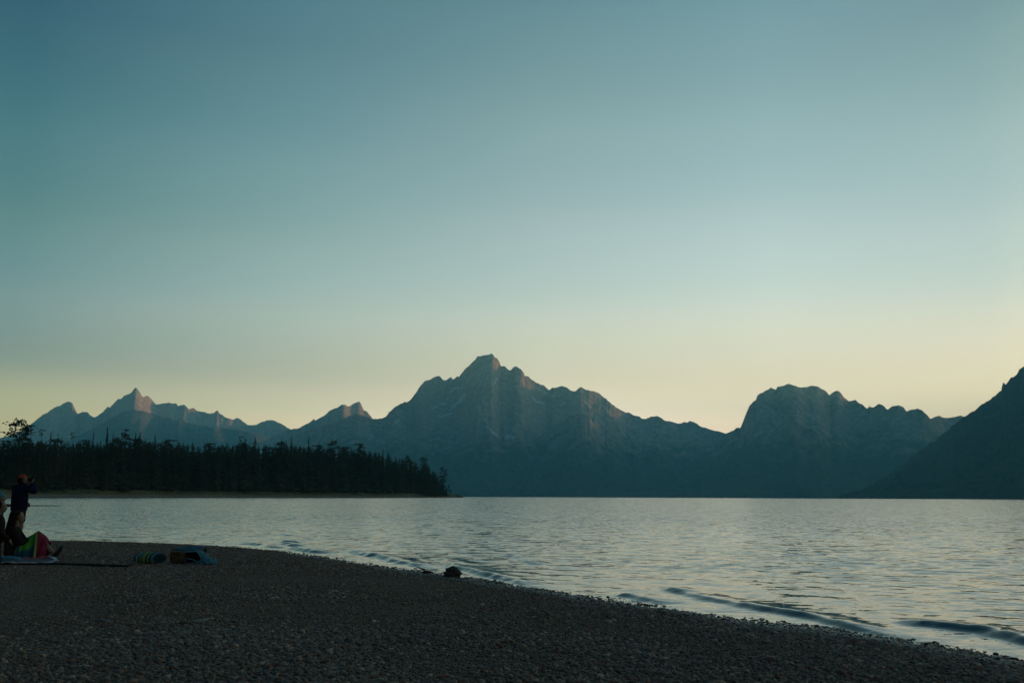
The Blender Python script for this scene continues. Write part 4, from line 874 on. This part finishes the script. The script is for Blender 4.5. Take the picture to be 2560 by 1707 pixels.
to = link('towel', tw, m_tow); sd = to.modifiers.new('thick', 'SOLIDIFY'); sd.thickness = 0.012; to.matrix_world = Matrix.LocRotScale(r2.location, r2.rotation_euler, r2.scale)
tag(to, 'beach towel in lime green, navy and pink spread over the seated legs', 'towel')

# two more people, mostly beyond the left edge
q0 = ground_pt(-16, 1412); r3 = empty('person', q0, R(-60), 'dark-haired person kneeling at the left edge of the picture', 'person')
k3 = (at_y(0, 1253, q0.y).z - q0.z) / 1.20; r3.scale = (k3, k3, k3)
c3 = [((0, 0, 0.47), (0.16, 0.12, 0.10), (0, 0.02, 0.80), (0.15, 0.10, 0.12)), ((0, 0.02, 0.80), (0.15, 0.10, 0.12), (0, 0.01, 0.90), (0.165, 0.09, 0.06)), ((0, 0.01, 0.92), 0.055, (0, 0.03, 1.02), 0.052)]
for k in (-1, 1):
    c3 += [((0.09 * k, 0, 0.45), 0.085, (0.10 * k, 0.05, 0.06), 0.06), ((0.10 * k, 0.05, 0.06), 0.058, (0.10 * k, -0.36, 0.05), 0.04), ((0.10 * k, -0.36, 0.05), 0.035, (0.10 * k, -0.50, 0.04), 0.025)]
    sh, eb, wr = Vector((0.175 * k, 0.01, 0.90)), Vector((0.21 * k, 0.05, 0.63)), Vector((0.13 * k, 0.20, 0.48)); c3 += [((0, 0.01, 0.9), 0.06, sh, 0.052), (sh, 0.052, eb, 0.04), (eb, 0.04, wr, 0.028)] + hand_caps(wr, (-0.2 * k, 0.6, -0.5), (-k, 0.2, 0.2), -0.3 * k)
c3 += head_caps((0, 0.045, 1.10), (0.3, 1, -0.08)); caps_mesh('body', c3, 0.010, m_skin, r3, 2)
f3 = [((0, 0, 0.46), (0.19, 0.15, 0.09), (0, 0.02, 0.80), (0.18, 0.13, 0.12)), ((0, 0.02, 0.80), (0.18, 0.13, 0.12), (0, 0.01, 0.91), (0.18, 0.10, 0.06))]
for k in (-1, 1):
    sh, eb, wr = Vector((0.175 * k, 0.01, 0.90)), Vector((0.21 * k, 0.05, 0.63)), Vector((0.13 * k, 0.20, 0.48)); f3 += [(sh, 0.075, eb, 0.06), (eb, 0.06, wr, 0.042)]
caps_mesh('fleece', f3, 0.014, m_brownf, r3)
caps_mesh('trousers', sum([[((0.09 * k, 0, 0.45), 0.10, (0.10 * k, 0.05, 0.07), 0.075), ((0.10 * k, 0.05, 0.07), 0.07, (0.10 * k, -0.33, 0.06), 0.05)] for k in (-1, 1)], []), 0.014, m_black, r3)
caps_mesh('hair', [((0, 0.0, 1.125), (0.105, 0.105, 0.09), (0, -0.02, 1.13), (0.105, 0.10, 0.09)), ((0, -0.05, 1.09), (0.10, 0.07, 0.07), (0, -0.07, 0.98), (0.09, 0.05, 0.05)), ((0, -0.10, 1.16), 0.05, (0, -0.11, 1.17), 0.045)], 0.011, m_hair2, r3, 2)
q0 = ground_pt(-12, 1392); q0 = Vector((at_y(-9, 1300, q0.y).x, q0.y, q0.z)); r4 = empty('person', q0, R(-40), 'child in a pale blue knitted hat standing at the very left edge', 'person')
k4 = (at_y(0, 1226, q0.y).z - q0.z) / 1.30; r4.scale = (k4, k4, k4)
c4 = [((0, 0, 0.66), (0.125, 0.09, 0.08), (0, 0, 0.92), (0.13, 0.09, 0.09)), ((0, 0, 0.98), 0.055, (0, 0.02, 1.08), 0.046)]
for k in (-1, 1):
    sh, eb, wr = Vector((0.14 * k, 0, 0.98)), Vector((0.17 * k, -0.02, 0.76)), Vector((0.165 * k, 0.05, 0.58))
    c4 += [((0.07 * k, 0, 0.64), 0.072, (0.08 * k, 0.01, 0.35), 0.048), ((0.08 * k, 0.01, 0.35), 0.048, (0.08 * k, -0.01, 0.07), 0.034), ((0.08 * k, -0.02, 0.04), 0.034, (0.09 * k, 0.10, 0.03), 0.028), ((0, 0, 0.96), 0.06, sh, 0.045), (sh, 0.045, eb, 0.035), (eb, 0.035, wr, 0.025)] + hand_caps(wr, (0, 0.15, -1), (0, 1, 0), 0.25 * k)
c4 += head_caps((0, 0.035, 1.165), (0.2, 1, 0)); caps_mesh('body', c4, 0.010, m_skin, r4, 2)
f4 = [((0, 0, 0.62), (0.15, 0.115, 0.06), (0, 0, 0.94), (0.155, 0.115, 0.10))]
for k in (-1, 1): f4 += [((0.14 * k, 0, 0.98), 0.062, (0.17 * k, -0.02, 0.76), 0.052), ((0.17 * k, -0.02, 0.76), 0.052, (0.165 * k, 0.05, 0.60), 0.038)]
caps_mesh('jacket', f4, 0.014, m_black, r4)
caps_mesh('trousers', sum([[((0.07 * k, 0, 0.64), 0.085, (0.08 * k, 0.01, 0.35), 0.065), ((0.08 * k, 0.01, 0.35), 0.065, (0.08 * k, -0.01, 0.08), 0.052)] for k in (-1, 1)], []), 0.014, m_black, r4)
caps_mesh('hat', [((0, 0.01, 1.20), (0.108, 0.112, 0.09), (0, 0.005, 1.225), (0.095, 0.10, 0.075)), ((0, 0, 1.30), 0.022, (0, 0, 1.305), 0.02)], 0.010, m_blue, r4, 2)

# blanket on the gravel, pale crumpled cloth on it
m_blk, t, b = mat_new('picnic_blanket'); n1 = noise(t, 14, 3); e_ = nn(t, 'ShaderNodeAttribute', attribute_name='edge')
t.links.new(mixc(t, ramp(t, e_.outputs['Fac'], 0.80, 0.9), mixc(t, n1.outputs[0], (0.05, 0.03, 0.045), (0.10, 0.06, 0.08)), (0.46, 0.44, 0.46)), b.inputs['Base Color']); b.inputs['Roughness'].default_value = 0.95
A_, B_, C_, D_ = ground_pt(-150, 1412), ground_pt(146, 1411), ground_pt(128, 1396), ground_pt(-140, 1393)
U, Vv = np.meshgrid(np.linspace(0, 1, 70), np.linspace(0, 1, 26)); P4 = [np.array(p_[:]) for p_ in (A_, B_, C_, D_)]
BX, BY = [(1 - Vv) * ((1 - U) * P4[0][i] + U * P4[1][i]) + Vv * ((1 - U) * P4[3][i] + U * P4[2][i]) for i in (0, 1)]
BZ = ground(BX, BY) + 0.035 + 0.018 * fbm(BX * 6, BY * 6, 8, 3) + 0.03 * sstep(0.9, 1, U)
bl = grid_mesh('blanket', BX, BY, BZ); fattr(bl, 'edge', np.maximum(np.abs(U * 2 - 1) ** 3, np.abs(Vv * 2 - 1)))
o = link('blanket', bl, m_blk); o.modifiers.new('thick', 'SOLIDIFY').thickness = 0.012; tag(o, 'dark blanket with a pale hem spread under the seated person', 'blanket')
def crumple(name, c, sx, sy, sz, mat, seed, parent=None, label=None, cat=None):
    bm = bmesh.new(); bmesh.ops.create_icosphere(bm, subdivisions=4, radius=1); co = np.array([v.co[:] for v in bm.verts])
    k = 1 + 0.28 * (1 - 2 * np.abs(vn(co[:, 0] * 1.9 + co[:, 2], co[:, 1] * 1.9 - co[:, 2] * 1.3, seed))) + 0.14 * (1 - 2 * np.abs(vn(co[:, 0] * 4.3 - co[:, 2] * 2, co[:, 1] * 4.3 + co[:, 2] * 3, seed + 1)))
    for v, q_ in zip(bm.verts, k): v.co = Vector((v.co.x * q_ * sx, v.co.y * q_ * sy, max(v.co.z * q_, -0.35) * sz))
    o = link(name, bm_mesh(name, bm), mat, parent); o.location = c
    return tag(o, label, cat) if label else o
g = ground_pt(14, 1408); crumple('cloth', (g.x, g.y, g.z + 0.07), 0.26, 0.12, 0.055, m_blue, 5, None, 'crumpled pale blue cloth on the blanket by the left edge', 'cloth')

# dark pole and pale branch lying in front
a_, b_ = ground_pt(60, 1416), ground_pt(332, 1419)
pts_ = [a_.lerp(b_, u) + Vector((0, 0.012 * math.sin(u * 9), 0.042 + 0.012 * math.sin(u * 5))) for u in np.linspace(0, 1, 9)]
o = limb('pole', pts_, [0.012, 0.018, 0.019, 0.02, 0.02, 0.021, 0.021, 0.022, 0.02], m_black, 10, 3); tag(o, 'long straight dark pole lying on the gravel before the people', 'pole')
m_tan = plain('bare_wood', (0.15, 0.085, 0.055), 0.85, 0.3, 20, 0.4)
pts_ = [ground_pt(px, py) + Vector((0, 0, 0.02)) for px, py in ((318, 1420), (345, 1419), (370, 1416.5), (392, 1416.5), (414, 1420))]
o = limb('branch', pts_, [0.02, 0.024, 0.018, 0.014, 0.006], m_tan, 8, 6); tag(o, 'reddish brown branch at the right end of the dark pole', 'branch')

# rolled striped towel
m_str, t, b = mat_new('striped_towel'); al = nn(t, 'ShaderNodeAttribute', attribute_name='along')
cr = nn(t, 'ShaderNodeValToRGB'); cr.color_ramp.interpolation = 'CONSTANT'; t.links.new(al.outputs['Fac'], cr.inputs[0])
BANDS = [(0, (0.084, 0.162, 0.162)), (0.1, (0.012, 0.018, 0.021)), (0.15, (0.204, 0.252, 0.246)), (0.28, (0.015, 0.021, 0.024)), (0.33, (0.144, 0.198, 0.198)), (0.43, (0.06, 0.114, 0.12)), (0.49, (0.216, 0.252, 0.048)), (0.63, (0.018, 0.06, 0.078)), (0.72, (0.24, 0.27, 0.06)), (0.77, (0.018, 0.054, 0.072)), (0.86, (0.078, 0.162, 0.18)), (0.95, (0.018, 0.042, 0.054))]
for i, (p0, c0) in enumerate(BANDS):
    e = cr.color_ramp.elements[i] if i < 2 else cr.color_ramp.elements.new(p0); e.position = p0; e.color = (*c0, 1)
n1 = noise(t, 60, 2); t.links.new(mixc(t, 0.5, cr.outputs[0], mixc(t, n1.outputs[0], (0.4, 0.4, 0.4), (1.4, 1.4, 1.4)), 'MULTIPLY'), b.inputs['Base Color']); b.inputs['Roughness'].default_value = 0.97; b.inputs['Specular IOR Level'].default_value = 0.1
g = ground_pt(378, 1413)
def towel_roll(name, parent, turns, r0, r1, length, x0, lift, tilt):
    n = int(40 * turns); th = np.linspace(0, 6.283 * turns, n); r_ = np.linspace(r0, r1, n); xs_ = np.linspace(0, 1, 34)
    TH, XS = np.meshgrid(th, xs_); RR_ = np.broadcast_to(r_, TH.shape) * (1 + 0.05 * vn(XS * 5, TH * 0.7, 4)) * (0.80 + 0.20 * np.sin(np.clip(XS * 1.05, 0, 1) * 3.1) ** 0.6)
    yy_, zz_ = RR_ * np.cos(TH) * 1.18, RR_ * np.sin(TH) * 0.86
    me = grid_mesh(name, x0 + length * XS + 0.02 * np.cos(TH) + tilt * zz_, yy_, zz_ + lift); fattr(me, 'along', XS)
    o = link(name, me, m_str, parent); o.modifiers.new('thick', 'SOLIDIFY').thickness = 0.014; return o
tr = empty('towel', (g.x - 0.27, g.y + 0.12, g.z), R(-24), 'rolled beach towel striped in white, black, lime and teal', 'towel')
towel_roll('roll', tr, 3.6, 0.024, 0.142, 0.50, 0.0, 0.128, 0.10)
rgf = random.Random(3); v, f = [], []
for k in range(16):
    c_ = Vector((0.36 + 0.009 * k, -0.125 + rgf.uniform(-0.006, 0.006), 0.03 + 0.0045 * k)); clump(v, f, c_, (rgf.uniform(-0.3, 0.3), -0.5, -1), 0.032, 0.004, 0.004, rgf)
m_fr = plain('pale_fringe', (0.30, 0.27, 0.22), 0.95, 0.2, 20); link('fringe', pyd('fringe', v, f, m_fr), None, tr)

# open teal bag with a brown leather pouch, things on and beside it
g = ground_pt(487, 1410); bgo = empty('beach_bag', (g.x, g.y + 0.12, g.z), R(-14), 'slumped teal beach bag lying open toward the camera', 'bag')
m_bagin = plain('bag_lining', (0.010, 0.011, 0.013), 0.95, 0.2, 20)
m_trim = plain('teal_trim', (0.07, 0.20, 0.22), 0.8, 0.2, 30)
rim = [(-0.205, 0.165), (-0.165, 0.205), (-0.10, 0.228), (-0.02, 0.236), (0.07, 0.226), (0.14, 0.195), (0.185, 0.145), (0.19, 0.10), (0.15, 0.055), (0.07, 0.035), (-0.03, 0.022), (-0.10, 0.02), (-0.145, 0.05), (-0.18, 0.105)]
nr = len(rim); v, f = [], []
for k, (s_, yo, zo) in enumerate(((1.0, -0.17, 0.0), (1.05, -0.12, 0.004), (1.06, 0.0, 0.012), (0.95, 0.12, 0.0), (0.6, 0.2, -0.02), (0.05, 0.22, -0.03))):
    for (x_, z_) in rim: v.append((x_ * s_, yo + 0.03 * math.sin(x_ * 20 + k), max(0.006, 0.11 + (z_ - 0.11) * s_ + zo + 0.012 * math.sin(x_ * 31 + k * 2))))
for k in range(5):
    for q_ in range(nr): f.append((k * nr + q_, k * nr + (q_ + 1) % nr, (k + 1) * nr + (q_ + 1) % nr, (k + 1) * nr + q_))
me = pyd('bag_body', v, f, m_teal); [setattr(p_, 'use_smooth', True) for p_ in me.polygons]
o = link('bag_body', me, None, bgo); me.materials.append(m_bagin); sd = o.modifiers.new('thick', 'SOLIDIFY'); sd.thickness = 0.01; sd.offset = -1; sd.material_offset = 1
rp = [Vector((x_, -0.172 + 0.03 * math.sin(x_ * 20), max(0.012, z_ + 0.012 * math.sin(x_ * 31)))) for x_, z_ in rim]; rp.append(rp[0])
limb('rim', rp, [0.011] * len(rp), m_trim, 7, 2, bgo, False)
limb('handle', [(-0.15, -0.185, 0.06), (-0.09, -0.24, 0.115), (0.03, -0.235, 0.10), (0.11, -0.185, 0.06)], [0.009] * 4, m_trim, 7, 3, bgo)
lining = limb('liner', [(-0.12, 0.03, 0.11), (0.0, 0.03, 0.12), (0.12, 0.03, 0.11)], [0.05, 0.085, 0.05], m_bagin, 9, 2, bgo)
g = ground_pt(440, 1409); m_lea = plain('brown_leather', (0.085, 0.045, 0.020), 0.6, 0.35, 18, 0.5)
rb = empty('rucksack', (g.x, g.y + 0.13, g.z), R(-8), 'brown leather rucksack leaning against the teal bag', 'rucksack')
def blob(name, dims, loc, mat, parent, seed, p_=0.55, wob=0.05):
    bm = bmesh.new(); bmesh.ops.create_uvsphere(bm, u_segments=28, v_segments=16, radius=1); s_ = lambda a: math.copysign(abs(a) ** p_, a)
    co = np.array([v.co[:] for v in bm.verts]); k = 1 + wob * vn(co[:, 0] * 2 + co[:, 2], co[:, 1] * 2 - co[:, 2], seed)
    for v, q_ in zip(bm.verts, k): v.co = Vector((s_(v.co.x) * dims[0] * q_, s_(v.co.y) * dims[1] * q_, s_(v.co.z) * dims[2] * q_)) + Vector(loc)
    return link(name, bm_mesh(name, bm), mat, parent)
blob('pack', (0.15, 0.11, 0.115), (0, 0, 0.115), m_lea, rb, 4, 0.6, 0.08); blob('flap', (0.135, 0.10, 0.03), (0.0, -0.03, 0.205), m_lea, rb, 6, 0.6, 0.08); blob('pocket', (0.085, 0.03, 0.06), (-0.01, -0.115, 0.085), m_lea, rb, 8, 0.6, 0.08)
for k in (-1, 1): limb('strap', [(0.07 * k, -0.11, 0.20), (0.075 * k, -0.145, 0.13), (0.075 * k, -0.14, 0.05)], [0.008] * 3, m_rot, 6, 2, rb)
g = ground_pt(452, 1409); crumple('towel', (g.x + 0.02, g.y + 0.16, g.z + 0.25), 0.20, 0.10, 0.035, m_teal, 15, None, 'crumpled teal towel heaped on top of the brown rucksack', 'towel')
g = ground_pt(468, 1409); m_blue2 = plain('bright_blue_fabric', (0.013, 0.085, 0.18), 0.9, 0.25, 25, 0.3); crumple('jacket', (g.x + 0.03, g.y + 0.22, g.z + 0.28), 0.19, 0.10, 0.03, m_blue2, 17, None, 'bright blue jacket draped over the top of the teal bag', 'jacket')
g = ground_pt(518, 1411); crumple('cloth', (g.x - 0.01, g.y + 0.02, g.z + 0.035), 0.15, 0.09, 0.075, m_blue, 25, None, 'pale blue cloth in a heap at the right end of the teal bag', 'cloth')
v, f = [], []; clump(v, f, (0.10, 0, 0.05), (0.15, 0, 1), 0.12, 0.035, 0.02, random.Random(2)); 
g2 = ground_pt(523, 1410)
gb2 = ground_pt(512, 1399)
bt = empty('bottle', gb2, 0, 'slim black bottle standing behind the right end of the teal bag', 'bottle')
bm = bmesh.new(); pr = [(0.0, 0), (0.026, 0), (0.027, 0.02), (0.027, 0.20), (0.022, 0.225), (0.013, 0.24)]
vs = [bm.verts.new((r_, 0, z_)) for r_, z_ in pr]; es = [bm.edges.new(e) for e in zip(vs, vs[1:])]
bmesh.ops.spin(bm, geom=vs + es, axis=(0, 0, 1), cent=(0, 0, 0), angle=6.28318, steps=18); bmesh.ops.remove_doubles(bm, verts=bm.verts, dist=1e-4); link('flask', bm_mesh('flask', bm), m_black, bt)
bm = bmesh.new(); bmesh.ops.create_cone(bm, cap_ends=True, segments=16, radius1=0.017, radius2=0.015, depth=0.045); bmesh.ops.translate(bm, vec=(0, 0, 0.258), verts=bm.verts); link('cap', bm_mesh('cap', bm), m_grey, bt)
